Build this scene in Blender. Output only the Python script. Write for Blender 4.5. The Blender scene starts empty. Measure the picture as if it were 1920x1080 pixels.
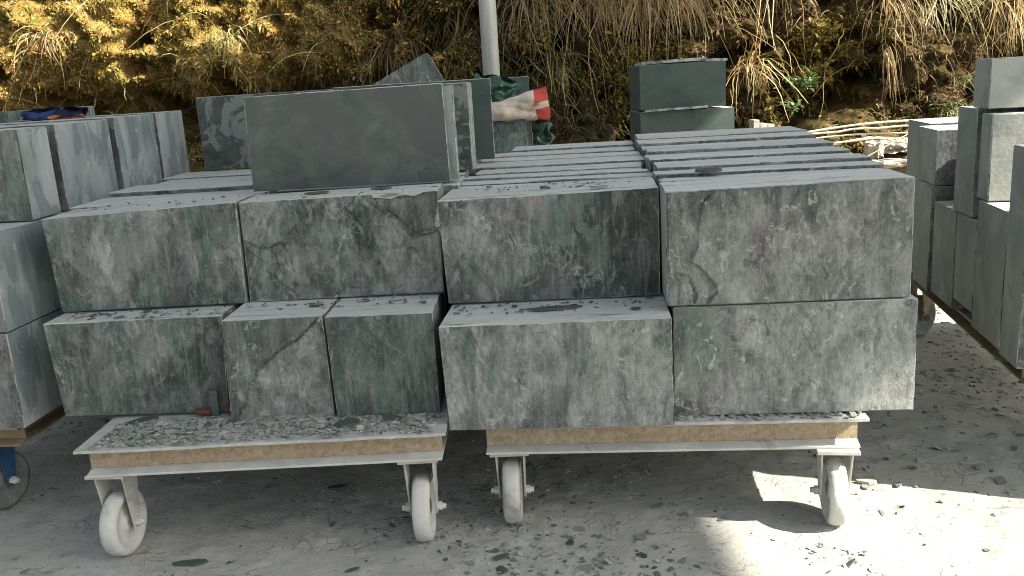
import bpy, math, random
import numpy as np
from mathutils import Vector, Matrix, noise
random.seed(7); rng = np.random.default_rng(11)
S = bpy.context.scene; COL = S.collection
rad = math.radians

# ------------------------------------------------------------------ bookkeeping
def tag(o, label=None, cat=None, group=None, kind=None):
    if label: o['label'] = label
    if cat: o['category'] = cat
    if group: o['group'] = group
    if kind: o['kind'] = kind
    return o
def empty(name, loc=(0, 0, 0), rz=0):
    o = bpy.data.objects.new(name, None); COL.objects.link(o)
    o.location = loc; o.rotation_euler = (0, 0, rz); o.empty_display_size = .1
    return o
def link(name, me, parent=None, loc=(0, 0, 0), rz=0):
    o = bpy.data.objects.new(name, me); COL.objects.link(o)
    o.location = loc; o.rotation_euler = (0, 0, rz)
    if parent: o.parent = parent
    return o
def pymesh(name, v, f, mats, mi=None, smooth=False):
    me = bpy.data.meshes.new(name); me.from_pydata([tuple(p) for p in v], [], f)
    for m in (mats if isinstance(mats, (list, tuple)) else [mats]): me.materials.append(m)
    if mi is not None: me.polygons.foreach_set('material_index', mi)
    me.polygons.foreach_set('use_smooth', [smooth] * len(me.polygons))
    me.update(); return me
def fastmesh(name, V, F, mats, col=None, smooth=False):
    """V (n,3), F (m,k) constant polygon size, col (n,3) -> point colour 'tint'"""
    me = bpy.data.meshes.new(name); V = np.asarray(V, np.float32); F = np.asarray(F, np.int32); m, k = F.shape
    me.vertices.add(len(V)); me.vertices.foreach_set('co', V.ravel())
    me.loops.add(m * k); me.loops.foreach_set('vertex_index', F.ravel())
    me.polygons.add(m); me.polygons.foreach_set('loop_start', np.arange(0, m * k, k, dtype=np.int32))
    me.polygons.foreach_set('use_smooth', np.full(m, smooth))
    me.materials.append(mats); me.update(calc_edges=True)
    if col is not None:
        a = me.color_attributes.new('tint', 'FLOAT_COLOR', 'POINT')
        a.data.foreach_set('color', np.c_[col, np.ones(len(col))].astype(np.float32).ravel())
    me.validate(); return me
# vectorised value-noise fbm
_P = rng.random((64, 64, 64)).astype(np.float32)
def vn(x, y, z):
    x, y, z = [np.asarray(a, float) for a in (x, y, z)]
    x, y, z = np.broadcast_arrays(x, y, z)
    xi, yi, zi = [np.floor(a).astype(int) for a in (x, y, z)]
    fx, fy, fz = x - xi, y - yi, z - zi
    fx, fy, fz = [a * a * (3 - 2 * a) for a in (fx, fy, fz)]
    r = 0
    for i in (0, 1):
        for j in (0, 1):
            for k in (0, 1):
                w = (fx if i else 1 - fx) * (fy if j else 1 - fy) * (fz if k else 1 - fz)
                r = r + w * _P[(xi + i) % 64, (yi + j) % 64, (zi + k) % 64]
    return r
def fbm(x, y, z, o=4, g=.5):
    r = 0; a = 1; t = 0
    for i in range(o):
        r = r + a * vn(x * 2 ** i + 7.3 * i, y * 2 ** i + 3.1 * i, z * 2 ** i + 5.7 * i); t += a; a *= g
    return r / t

# ------------------------------------------------------------------ materials
class NT:
    def __init__(s, name):
        s.m = bpy.data.materials.new(name); s.m.use_nodes = True; s.t = s.m.node_tree; s.t.nodes.clear()
        s.out = s.n('ShaderNodeOutputMaterial'); s.b = s.n('ShaderNodeBsdfPrincipled')
        s.t.links.new(s.b.outputs[0], s.out.inputs[0])
    def n(s, ty, **k):
        x = s.t.nodes.new(ty)
        for a, v in k.items(): setattr(x, a, v)
        return x
    def put(s, sock, v):
        if v is None: return
        if isinstance(v, (bpy.types.NodeSocket,)): s.t.links.new(v, sock)
        elif isinstance(v, (tuple, list)) and len(v) == 3 and sock.type == 'RGBA': sock.default_value = (*v, 1)
        else: sock.default_value = v
    def math(s, op, a, b=None, c=None, clamp=False):
        x = s.n('ShaderNodeMath', operation=op, use_clamp=clamp)
        for i, v in enumerate((a, b, c)): s.put(x.inputs[i], v)
        return x.outputs[0]
    def vmath(s, op, a, b=None):
        x = s.n('ShaderNodeVectorMath', operation=op); s.put(x.inputs[0], a); s.put(x.inputs[1], b); return x.outputs[0]
    def noise(s, vec, scale, detail=4, rough=.5, dist=0, out=0):
        x = s.n('ShaderNodeTexNoise'); s.put(x.inputs['Vector'], vec); s.put(x.inputs['Scale'], scale)
        s.put(x.inputs['Detail'], detail); s.put(x.inputs['Roughness'], rough); s.put(x.inputs['Distortion'], dist); return x.outputs[out]
    def vor(s, vec, scale, feat='F1', out=0, rnd=1):
        x = s.n('ShaderNodeTexVoronoi', feature=feat); s.put(x.inputs['Vector'], vec); s.put(x.inputs['Scale'], scale)
        s.put(x.inputs['Randomness'], rnd); return x.outputs[out]
    def rng(s, v, a, b, c=0., d=1.):
        x = s.n('ShaderNodeMapRange'); s.put(x.inputs[0], v)
        for i, q in enumerate((a, b, c, d)): x.inputs[i + 1].default_value = q
        return x.outputs[0]
    def mix(s, f, a, b, mode='MIX'):
        x = s.n('ShaderNodeMix', data_type='RGBA', blend_type=mode); s.put(x.inputs[0], f); s.put(x.inputs[6], a); s.put(x.inputs[7], b); return x.outputs[2]
    def map(s, vec, scale=(1, 1, 1), rot=(0, 0, 0)):
        x = s.n('ShaderNodeMapping'); s.put(x.inputs[0], vec); x.inputs['Scale'].default_value = scale; x.inputs['Rotation'].default_value = rot; return x.outputs[0]
    def bump(s, h, st=.5, d=.01, nrm=None):
        x = s.n('ShaderNodeBump'); s.put(x.inputs['Height'], h); x.inputs['Strength'].default_value = st; x.inputs['Distance'].default_value = d
        s.put(x.inputs['Normal'], nrm); return x.outputs[0]
    def coords(s):
        """object coordinates shifted by a random amount per object"""
        c = s.n('ShaderNodeTexCoord').outputs['Object']; r = s.n('ShaderNodeObjectInfo').outputs['Random']
        k = s.math('MULTIPLY', r, 37.)
        v = s.n('ShaderNodeCombineXYZ'); s.put(v.inputs[0], k); s.put(v.inputs[1], s.math('MULTIPLY', r, 91.)); s.put(v.inputs[2], s.math('MULTIPLY', r, 53.))
        return s.vmath('ADD', c, v.outputs[0])
    def fin(s, col, rough=.8, nrm=None, spec=.3, metal=0):
        s.put(s.b.inputs['Base Color'], col); s.put(s.b.inputs['Roughness'], rough); s.put(s.b.inputs['Normal'], nrm)
        s.b.inputs['Specular IOR Level'].default_value = spec; s.b.inputs['Metallic'].default_value = metal
        return s.m

def slate_face():
    s = NT('riven slate'); c = s.coords()
    oi = s.n('ShaderNodeObjectInfo').outputs['Color']
    sp = s.n('ShaderNodeSeparateColor'); s.put(sp.inputs[0], oi); G, L, V = sp.outputs[0], sp.outputs[1], sp.outputs[2]
    at = s.n('ShaderNodeAttribute', attribute_name='mask'); sm = s.n('ShaderNodeSeparateColor'); s.put(sm.inputs[0], at.outputs['Color'])
    pale, dark, vein = sm.outputs[0], sm.outputs[1], sm.outputs[2]
    vy = s.map(c, (1, 1, .5), (0, .3, 0)); vd_ = s.map(c, (1.3, 1, .38), (0, -.35, 0))
    big = s.noise(c, 2.6, 5, .6, .6); mid = s.noise(vy, 8, 10, .70, .9); fine = s.noise(vy, 34, 10, .82, .5); spk = s.noise(s.map(c, (1, 1, .7), (0, .4, 0)), 80, 8, .8, .3)
    hue = s.rng(s.math('ADD', s.noise(vy, 5.5, 8, .66, 1.0), s.math('MULTIPLY', s.math('SUBTRACT', G, .5), .28)), .40, .60)
    cl = s.noise(vy, 4.2, 5, .62, 1.3); tone = s.rng(s.math('ADD', s.math('ADD', s.math('MULTIPLY', cl, .30), s.math('MULTIPLY', mid, .36)), s.math('MULTIPLY', fine, .34)), .42, .58)
    green = s.mix(tone, (.028, .045, .036), (.170, .222, .192))
    purp = s.mix(tone, (.050, .048, .050), (.235, .218, .228))
    col = s.mix(hue, purp, green)
    wv = s.vmath('ADD', vy, s.vmath('MULTIPLY', s.noise(c, 5, 5, .65, .5, out=1), (.22, .22, .22)))
    fc = s.n('ShaderNodeSeparateColor'); s.put(fc.inputs[0], s.vor(wv, 9, out=1)); fc2 = s.n('ShaderNodeSeparateColor'); s.put(fc2.inputs[0], s.vor(wv, 27, out=1))
    fed = s.rng(s.vor(wv, 9, 'DISTANCE_TO_EDGE'), .0, .012, 1, 0); fac = s.math('ADD', s.math('MULTIPLY', fc.outputs[0], .6), s.math('MULTIPLY', fc2.outputs[0], .4))
    col = s.mix(s.rng(s.noise(c, 7, 4, .6, .8), .55, .68, 0, .4), col, s.mix(tone, (.07, .09, .095), (.18, .21, .215)))
    col = s.mix(s.rng(fac, .62, .80, 0, .40), col, (.27, .295, .275)); col = s.mix(s.rng(fac, .38, .18, 0, .45), col, (.05, .062, .056))
    lt = s.math('ADD', s.math('MULTIPLY', L, .55), s.math('MULTIPLY', pale, .6))
    dustn = s.rng(s.math('ADD', s.noise(vy, 4.4, 12, .68, 1.2), s.math('MULTIPLY', s.math('SUBTRACT', lt, .42), .34)), .48, .57, 0, .68)
    dm = s.noise(s.map(c, (1.2, 1, .6), (0, .45, 0)), 6.5, 9, .7, 1.5); dmx = s.rng(s.math('ADD', s.math('MULTIPLY', dm, .42), s.math('ADD', s.math('MULTIPLY', fine, .33), s.math('MULTIPLY', spk, .25))), .44, .57)
    dustc = s.mix(s.math('ADD', s.math('MULTIPLY', dmx, .8), s.math('MULTIPLY', fac, .25)), (.105, .118, .109), (.46, .478, .45))
    col = s.mix(dustn, col, dustc)
    col = s.mix(s.math('MULTIPLY', dark, .6), col, s.mix(tone, (.036, .046, .041), (.098, .120, .107)))
    vs_ = s.noise(s.map(c, (4.5, 1, .32)), 15, 7, .68, .5); col = s.mix(s.rng(vs_, .53, .64, 0, .30), col, (.30, .32, .30)); col = s.mix(s.rng(vs_, .46, .36, 0, .24), col, (.06, .07, .065))
    # streaky scuffs and sharp flake scars
    st1 = s.noise(s.map(c, (3.2, 1, .55), (0, .55, 0)), 13, 6, .62, 1.1)
    col = s.mix(s.math('MULTIPLY', s.rng(st1, .60, .66), s.math('MULTIPLY_ADD', V, .45, .12)), col, (.32, .335, .315))
    scar = s.noise(vd_, 9, 9, .66, 1.2)
    col = s.mix(s.math('MULTIPLY', s.rng(scar, .615, .635), s.math('MULTIPLY_ADD', V, .4, .15)), col, (.27, .285, .27))
    col = s.mix(s.rng(s.noise(vy, 12, 9, .7, 1.2), .39, .36, 0, .6), col, (.045, .052, .05))
    col = s.mix(s.rng(spk, .60, .68, 0, .6), col, (.40, .42, .39)); col = s.mix(s.rng(spk, .40, .33, 0, .6), col, (.035, .042, .038))
    def veins(scale, w, dist, rot):
        n = s.noise(s.map(c, (1.6, 1, .8), rot), scale, 6, .55, dist)
        return s.rng(s.math('ABSOLUTE', s.math('SUBTRACT', n, .5)), w, 0)
    vm = s.rng(s.noise(c, 5, 5, .6, .5), .54, .64); wc = s.math('MULTIPLY', s.rng(s.noise(s.map(c, (1.5, 1, .8), (0, .7, 0)), 10, 8, .72, 1.6), .56, .66), s.math('ADD', s.math('MULTIPLY', s.rng(s.noise(c, 3.5, 3), .5, .62), V), vein, clamp=True)); col = s.mix(s.math('MULTIPLY', wc, .7), col, (.55, .575, .54)); wd = s.rng(s.noise(s.map(c, (1, 1, .8), (0, -.3, 0)), 15, 9, .72, 1.4), .585, .615); col = s.mix(s.math('MULTIPLY', s.math('MULTIPLY', wd, s.math('MULTIPLY_ADD', L, .8, .2)), .8), col, (.50, .52, .49)); gate = s.math('ADD', s.math('MULTIPLY', vm, s.math('MULTIPLY', V, .5)), vein, clamp=True)
    v1 = s.math('MULTIPLY', veins(3.2, .007, .5, (0, .6, 0)), gate); v2 = s.math('MULTIPLY', veins(8, .014, .9, (0, -.5, 0)), gate)
    col = s.mix(s.math('MULTIPLY', s.math('MAXIMUM', v1, v2), .65), col, (.42, .45, .42))
    # relief: cleft terraces
    t = s.noise(s.map(c, (1, 1, .8), (0, .5, 0)), 4.5, 8, .56, 1.3)
    tq = s.n('ShaderNodeMath', operation='SNAP'); s.put(tq.inputs[0], t); tq.inputs[1].default_value = .055
    h = s.math('MULTIPLY_ADD', tq.outputs[0], 1.0, s.math('MULTIPLY', t, .5))
    h = s.math('MULTIPLY', h, s.math('MULTIPLY_ADD', V, .9, .25))
    h2 = s.math('MULTIPLY', s.math('ADD', s.math('MULTIPLY', fine, .5), mid), s.math('MULTIPLY_ADD', V, .8, .25))
    h = s.math('ADD', h, s.math('MULTIPLY', fac, s.math('MULTIPLY_ADD', V, .10, .03))); nr = s.bump(h, 1., .07); nr = s.bump(h2, 1., .035, nr); nr = s.bump(s.noise(c, 160, 3, .7), .35, .002, nr)
    return s.fin(col, .78, nr, .25)

def slate_sawn():
    s = NT('sawn slate edge'); c = s.coords()
    oi = s.n('ShaderNodeObjectInfo').outputs['Color']
    sp = s.n('ShaderNodeSeparateColor'); s.put(sp.inputs[0], oi); G, L, V = sp.outputs[0], sp.outputs[1], sp.outputs[2]
    a = s.noise(s.map(c, (1, 1, .75)), 6, 7, .66, .8)
    col = s.mix(s.rng(a, .3, .7), (.150, .170, .155), (.225, .248, .230))
    col = s.mix(s.rng(s.noise(c, 3, 3), .4, .6, 0, .5), col, (.125, .15, .135))
    dust = s.rng(s.math('ADD', s.noise(s.map(c, (1.5, 1.5, .9)), 5, 9, .7, .8), s.math('MULTIPLY', s.math('SUBTRACT', L, .5), .25)), .48, .62, 0, .65)
    col = s.mix(dust, col, (.27, .285, .275))
    saw = s.noise(s.map(c, (1, 1, 60)), 3, 2); nr = s.bump(saw, .12, .001); nr = s.bump(s.noise(c, 60, 5, .7), .35, .003, nr)
    return s.fin(col, .75, nr, .25)

def slate_stained():
    s = NT('water stained slate'); c = s.coords()
    v = s.map(c, (1, 1.3, .35), (.35, 0, 0))
    a = s.noise(v, 5, 5, .6, 1.4)
    col = s.mix(s.rng(a, .3, .7), (.15, .185, .18), (.23, .27, .265))
    def wash(scale, rot, w): return s.noise(s.map(c, (1, 2.2, .75), rot), scale, 6, .55, .5)
    w1 = wash(3.6, (.55, 0, 0), 0); w2 = wash(4.6, (-.5, 0, 0), 0)
    col = s.mix(s.rng(w1, .50, .52, 0, .75), col, (.30, .33, .325)); col = s.mix(s.rng(w2, .52, .535, 0, .65), col, (.11, .14, .145))
    col = s.mix(s.rng(w2, .46, .40, 0, .5), col, (.30, .33, .32))
    sc2 = s.noise(s.map(c, (1, 1, .6)), 20, 8, .7, .8); col = s.mix(s.rng(sc2, .60, .66, 0, .5), col, (.40, .42, .40))
    col = s.mix(s.rng(s.noise(c, 2.2, 3), .54, .68, 0, .55), col, (.10, .095, .10))
    nr = s.bump(s.noise(c, 25, 6, .65), .3, .006)
    return s.fin(col, .7, nr, .3)

def dust_top():
    s = NT('dusty slate top'); c = s.coords()
    oi = s.n('ShaderNodeObjectInfo').outputs['Color']
    sp = s.n('ShaderNodeSeparateColor'); s.put(sp.inputs[0], oi); L = sp.outputs[1]
    a = s.noise(s.map(c, (.5, 3, 1)), 7, 8, .65, .4)
    col = s.mix(s.rng(a, .3, .7), (.40, .42, .405), (.54, .56, .54))
    col = s.mix(s.rng(L, 0, 1, .30, 0), col, (.20, .22, .215))
    streak = s.noise(s.map(c, (.6, 6, 1)), 6, 5, .6, .8)
    col = s.mix(s.rng(streak, .62, .66, 0, .7), col, (.10, .12, .11))
    sp2 = s.noise(c, 70, 4, .6, .6); col = s.mix(s.rng(sp2, .66, .7, 0, .8), col, (.07, .085, .08))
    nr = s.bump(s.noise(c, 45, 6, .7), .5, .006); nr = s.bump(streak, .4, .01, nr)
    return s.fin(col, .95, nr, .1)

def simple(name, c1, c2, scale=20, rough=.7, bump=.3, bd=.003, spec=.3, metal=0, stretch=(1, 1, 1), c3=None, t3=(.6, .66)):
    s = NT(name); c = s.coords(); v = s.map(c, stretch); a = s.noise(v, scale, 7, .65, .6)
    col = s.mix(s.rng(a, .32, .68), c1, c2)
    if c3: col = s.mix(s.rng(s.noise(v, scale * .45, 6, .65, 1), *t3), col, c3)
    return s.fin(col, rough, s.bump(s.noise(v, scale * 3, 5, .7), bump, bd), spec, metal)

def tinted(name, rough=.8, bump=True, spec=.2, var=.5, trans=0):
    s = NT(name); at = s.n('ShaderNodeAttribute', attribute_name='tint').outputs['Color']
    c = s.n('ShaderNodeTexCoord').outputs['Object']; n = s.noise(c, 60, 4, .7)
    col = s.mix(s.rng(n, .3, .7, 0, var), at, s.mix(1, at, (.45, .45, .45), 'MULTIPLY'))
    m = s.fin(col, rough, s.bump(n, .4, .004) if bump else None, spec)
    if trans:
        tr = s.n('ShaderNodeBsdfTranslucent'); s.put(tr.inputs[0], col); mx = s.n('ShaderNodeMixShader'); mx.inputs[0].default_value = trans
        s.t.links.new(s.b.outputs[0], mx.inputs[1]); s.t.links.new(tr.outputs[0], mx.inputs[2]); s.t.links.new(mx.outputs[0], s.out.inputs[0])
    return m

M_face, M_sawn, M_top, M_stain = slate_face(), slate_sawn(), dust_top(), slate_stained()
M_edge = simple('dusty slate arris', (.22, .24, .225), (.38, .40, .38), 40, .9, .4, .003, .15, c3=(.11, .13, .12), t3=(.50, .56))
M_dustpaint = simple('dust coated steel', (.34, .345, .315), (.46, .465, .43), 14, .85, .4, .002, .2, c3=(.30, .295, .26))
M_plate = simple('dusty deck plate', (.27, .28, .265), (.42, .43, .40), 12, .9, .5, .004, .2, c3=(.17, .175, .16))
M_rust = simple('rusty web', (.21, .155, .10), (.36, .285, .195), 70, .95, .6, .003, .1, c3=(.36, .33, .26), t3=(.46, .75))
M_rust2 = simple('brown painted steel', (.13, .095, .055), (.21, .165, .105), 9, .9, .4, .003, .2, c3=(.24, .22, .17))
M_wheel = simple('dust coated caster wheel', (.40, .40, .36), (.54, .54, .50), 10, .9, .6, .004, .15, c3=(.27, .262, .23), t3=(.53, .66))
M_blue = simple('blue painted fork', (.015, .05, .12), (.03, .09, .19), 15, .55, .2, .002, .4, c3=(.2, .22, .22))
M_tyre = simple('grey rubber', (.10, .11, .105), (.20, .21, .2), 20, .8, .3, .002, .2)
M_green = simple('dark green slate', (.044, .066, .056), (.076, .098, .087), 6, .75, .3, .003, .2, c3=(.072, .085, .078))
M_honed = simple('honed slate', (.046, .058, .051), (.100, .113, .103), 9, .78, .5, .004, .2, c3=(.066, .070, .070), t3=(.46, .60))
M_sunlit = simple('sun-lightened sawn slate', (.25, .26, .235), (.36, .37, .335), 7, .85, .5, .005, .15, c3=(.19, .20, .18), t3=(.56, .66))  # sawn slate colour lightened so two front faces look more sunlit
M_mott = simple('blotched slate', (.035, .047, .041), (.085, .102, .092), 18, .8, .5, .004, .2, c3=(.15, .168, .155), t3=(.52, .55))
M_galv = simple('galvanised pole', (.40, .42, .40), (.56, .58, .55), 5, .5, .1, .001, .5, .25, stretch=(4, 4, .6))
M_brick = simple('broken red brick', (.075, .038, .026), (.13, .062, .042), 30, .95, .6, .004, .1)
M_conc = simple('pale broken concrete', (.26, .24, .20), (.46, .43, .36), 12, .95, .9, .012, .1, c3=(.15, .12, .08))
M_bamboo = simple('bleached bamboo', (.42, .38, .27), (.58, .53, .40), 12, .7, .2, .002, .3)
M_tarp = simple('dark green plastic', (.008, .035, .022), (.02, .07, .045), 12, .28, .25, .004, .6)
M_sack = simple('woven sack', (.42, .36, .28), (.60, .54, .45), 14, .75, .35, .003, .2, c3=(.36, .20, .15), t3=(.60, .66))
M_sackred = simple('red sack band', (.38, .045, .035), (.50, .075, .055), 14, .7, .35, .003, .3)
M_cloth = simple('blue cloth', (.015, .025, .07), (.035, .06, .16), 12, .9, .5, .01, .1)
M_clothd = simple('navy cloth', (.008, .01, .03), (.02, .025, .06), 12, .9, .5, .01, .1)
M_orange = simple('orange cloth', (.40, .13, .05), (.55, .22, .10), 12, .9, .5, .01, .1)
M_roof = simple('roof sheet', (.25, .26, .26), (.34, .35, .35), 4, .6, .1, .002, .4)
M_tile = simple('corrugated grey sheet', (.30, .30, .28), (.42, .42, .40), 10, .9, .3, .003, .1)
M_chip = tinted('slate chips', .85); M_leaf = tinted('foliage', .75, False, .25, .3, .25); M_straw = tinted('dry straw', .8, False, .2, .2, .2)

# ------------------------------------------------------------------ frames of the four carts (yaw, origin)
class Fr:
    def __init__(s, x, y, a): s.x, s.y, s.a = x, y, rad(a)
    def w(s, u, v, z=0): return (s.x + u * math.cos(s.a) - v * math.sin(s.a), s.y + u * math.sin(s.a) + v * math.cos(s.a), z)
RT = Fr(-.2023, 2.2501, -5.8583); LT = Fr(-1.3331, 2.4108, -1.4434); NB = Fr(1.464, 2.443, -11.3); PB = Fr(-1.465, 2.46, -4.0)
WW = Fr(0, 0, 0)

# ------------------------------------------------------------------ slate block builder
def ticks(L, d, b):
    n = max(1, int(round((L - 2 * b) / d))); return [0.] + [b + (L - 2 * b) * i / n for i in range(n + 1)] + [L]
def slate(fr, u0, u1, v0, v1, z0, z1, label, cat='slate block', name='slate_block', group=None, col=(.5, .5, .5), res=.03, quad=None,
          hero=None, yaw=0, mats=None, chip=.009, outline=None, wob=.0018, b=.0019, tilt=0):
    """quad: ((uTL,zTL),(uTR,zTR),(uBL,zBL),(uBR,zBR)) gives the front outline; hero(s,t)->(push,pale,dark,vein)"""
    if quad is None: quad = ((u0, z1), (u1, z1), (u0, z0), (u1, z0))
    (a, za), (c, zc), (d, zd), (e, ze) = quad
    uc = (a + c + d + e) / 4; zb = min(zd, ze); W = ((c - a) + (e - d)) / 2; H = ((za - zd) + (zc - ze)) / 2; D = v1 - v0
    X, Y, Z = ticks(W, res, b), ticks(D, max(res, .03), b), ticks(H, res, b)
    nx, ny, nz = len(X), len(Y), len(Z); idx = {}; V = []; Q = []
    for i in range(nx):
        for j in range(ny):
            for k in range(nz):
                if 0 < i < nx - 1 and 0 < j < ny - 1 and 0 < k < nz - 1: continue
                idx[i, j, k] = len(V); V.append((X[i] / W, Y[j], Z[k] / H)); Q.append((i in (0, nx - 1), j in (0, ny - 1), k in (0, nz - 1), i, j, k))
    A = np.array(V); E = np.array(Q)
    s, y, t = A[:, 0], A[:, 1], A[:, 2]
    ul = d + (a - d) * t; ur = e + (c - e) * t; zl = zd + (za - zd) * t; zr = ze + (zc - ze) * t
    x = ul + (ur - ul) * s - uc; z = zl + (zr - zl) * s - zb
    sd = (abs(hash((round(u0, 3), round(v0, 3), round(z0, 3)))) % 997) * .37
    # chipped arrises: edge vertices pulled in
    n1 = fbm(x * 9 + sd, y * 9, z * 9, 3); n2 = vn(x * 45 + sd, y * 45 + 9, z * 45)
    cc = b * .45 + chip * np.clip((n1 - .52) * 7, 0, 1.6) + chip * .35 * np.clip((n2 - .6) * 3, 0, 1)
    cnt = E[:, 0] + E[:, 1] + E[:, 2]; on = cnt >= 2
    x = np.where(on & (E[:, 0] == 1), x + np.where(s < .5, cc, -cc), x)
    y = np.where(on & (E[:, 1] == 1), y + np.where(y < D / 2, cc, -cc), y)
    z = np.where(on & (E[:, 2] == 1), z + np.where(t < .5, cc, -cc), z)
    # faces out of true
    ff = (E[:, 4] == 0); y = y + wob * 3 * (fbm(x * 4 + sd, z * 4, sd, 2) - .5) * (E[:, 1] == 1)
    z = z + wob * 2 * (fbm(x * 3, y * 3 + sd, 1, 2) - .5) * (E[:, 2] == 1)
    mask = None
    if hero:
        p, pale, dark, vein = hero(s, t, sd); y = np.where(ff, y + p * np.clip(np.minimum(np.minimum(s, 1 - s) * W, np.minimum(t, 1 - t) * H) / .004, .0, 1), y)
        mask = np.c_[pale * np.ones_like(s), dark * np.ones_like(s), vein * np.ones_like(s), np.ones(len(s))]
    y = y - D / 2
    F = []; MI = []
    def q(p, m): F.append(p); MI.append(m)
    g = lambda i, j, k: idx[i, j, k]
    for i in range(nx - 1):
        for k in range(nz - 1):
            ed = 3 if (k == nz - 2 or i == 0 or i == nx - 2) else 0
            if outline and outline((X[i] + X[i + 1]) / 2 / W, (Z[k] + Z[k + 1]) / 2 / H): ed = 0
            q((g(i, 0, k), g(i + 1, 0, k), g(i + 1, 0, k + 1), g(i, 0, k + 1)), ed)
            q((g(i, ny - 1, k), g(i, ny - 1, k + 1), g(i + 1, ny - 1, k + 1), g(i + 1, ny - 1, k)), 0)
        for j in range(ny - 1):
            q((g(i, j, nz - 1), g(i + 1, j, nz - 1), g(i + 1, j + 1, nz - 1), g(i, j + 1, nz - 1)), 2)
            q((g(i, j, 0), g(i, j + 1, 0), g(i + 1, j + 1, 0), g(i + 1, j, 0)), 1)
    for j in range(ny - 1):
        for k in range(nz - 1):
            ed = 3 if (k == nz - 2 or j == 0) else 1
            q((g(0, j, k), g(0, j, k + 1), g(0, j + 1, k + 1), g(0, j + 1, k)), ed)
            q((g(nx - 1, j, k), g(nx - 1, j + 1, k), g(nx - 1, j + 1, k + 1), g(nx - 1, j, k + 1)), ed)
    me = pymesh(name, np.c_[x, y, z], F, mats or [M_face, M_sawn, M_top, M_edge], MI)
    if mask is not None:
        at = me.color_attributes.new('mask', 'FLOAT_COLOR', 'POINT'); at.data.foreach_set('color', mask.astype(np.float32).ravel())
    o = link(name, me, None, fr.w(uc, v0 + D / 2, zb), fr.a + rad(yaw)); o.color = (*col, 1)
    if tilt: o.rotation_euler[1] = rad(tilt)
    return tag(o, label, cat, group)

sm = lambda x, a, b: np.clip((x - a) / (b - a), 0, 1)
def step_curve(s, t, pts):
    """signed side of a polyline t=f(s)"""
    xs, ys = zip(*pts); return t - np.interp(s, xs, ys)
def crv(s, t, pts, W, H, n=0, axis=0):
    """distance in metres to a polyline crack"""
    P = np.array(pts, float) * (W, H); x, z = s * W + n * .03, t * H + n * .02; d = np.full(np.shape(x), 9.)
    for a, b in zip(P[:-1], P[1:]):
        e = b - a; k = np.clip(((x - a[0]) * e[0] + (z - a[1]) * e[1]) / (e @ e), 0, 1); d = np.minimum(d, np.hypot(x - a[0] - k * e[0], z - a[1] - k * e[1]))
    return d
def h_Rul(s, t, d):
    n = fbm(s * 6, t * 3, d, 4); p = .010 * (n - .5); p = p + .004 * sm(s + .25 * (n - .5) + .1 * t, .60, .63)
    band = np.exp(-((t - (1.05 - 1.25 * s)) / .16) ** 2) * (s < .75)
    return p, sm(.52 - s + .5 * (n - .5), 0, .18) * .75, sm(s + .3 * (n - .5), .58, .74), band * .9
def h_Rur(s, t, d):
    n = fbm(s * 5 + .6 * t, t * 2.5, d, 5); p = .030 * (n - .5); m = 2 * (fbm(s * 16, t * 9, d, 3) - .5)
    # cleft ledges on the left, each side of a line pushed in by a few mm
    e1 = s - np.interp(t + .05 * m, [0, .12, .28, .38, .5, .7, .9, 1], [.155, .205, .16, .10, .125, .13, .15, .21])
    e2 = s - np.interp(t + .05 * m, [0, .1, .25, .4, 1], [.11, .12, .09, -.1, -.1]); e3 = s - np.interp(t, [0, .2, .3, 1], [.04, .055, .02, -.1])
    e4 = s - np.interp(t + .04 * m, [0, .3, .45, .6, .8, .95, 1], [.745, .76, .79, .80, .775, .73, .72]) - .012 * m
    p = p - .010 * sm(e1, 0, .006) + .008 * sm(e1, 0, .10) - .006 * sm(e2, 0, .006) - .004 * sm(e3, 0, .006) + .010 * sm(e4, 0, .008)
    g = .007 * np.exp(-(np.minimum(np.abs(e1), np.abs(e2)) / .004) ** 2) * sm(m, -.35, .2); p = p + g
    b2 = np.exp(-((e4 + .05) / .055) ** 2); b3 = np.exp(-((s - .28 - .06 * m) / .06) ** 2) * np.exp(-((t - .6) / .22) ** 2)
    return p + .012 * m * (b2 + b3), .62 + .5 * b2 + .4 * b3 - .25 * (e1 < 0), sm(s - t * .2 + .4 * (n - .5), .80, .55) * sm(t, .7, .95) * .3, .15 + .6 * b2 + .4 * b3
def h_Rll(s, t, d):
    n = fbm(s * 6, t * 3, d, 4); return .007 * (n - .5), .55 + .3 * sm(n, .45, .6), 0 * s, .12 + 0 * s
def h_Rlr(s, t, d):
    n = fbm(s * 6, t * 3, d, 4); dr = np.exp(-((s - .83 - .02 * (n - .5)) / .018) ** 2) + np.exp(-((s - .875) / .012) ** 2)
    return .007 * (n - .5), sm(s + .5 * (n - .5), .15, .4) * .85 + .5 * dr, sm(.16 - s + .3 * (n - .5), 0, .1) * .3, .2 + .5 * dr
def h_Lul(s, t, d):
    n = fbm(s * 5, t * 3, d, 4); arc = np.abs(np.hypot((s - .62) * 1.9, t - .45) - .62 - .1 * (n - .5))
    return .006 * (n - .5), .12 + .25 * sm(n, .5, .6), .15 + 0 * s, .5 * np.exp(-(arc / .05) ** 2)
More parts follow.
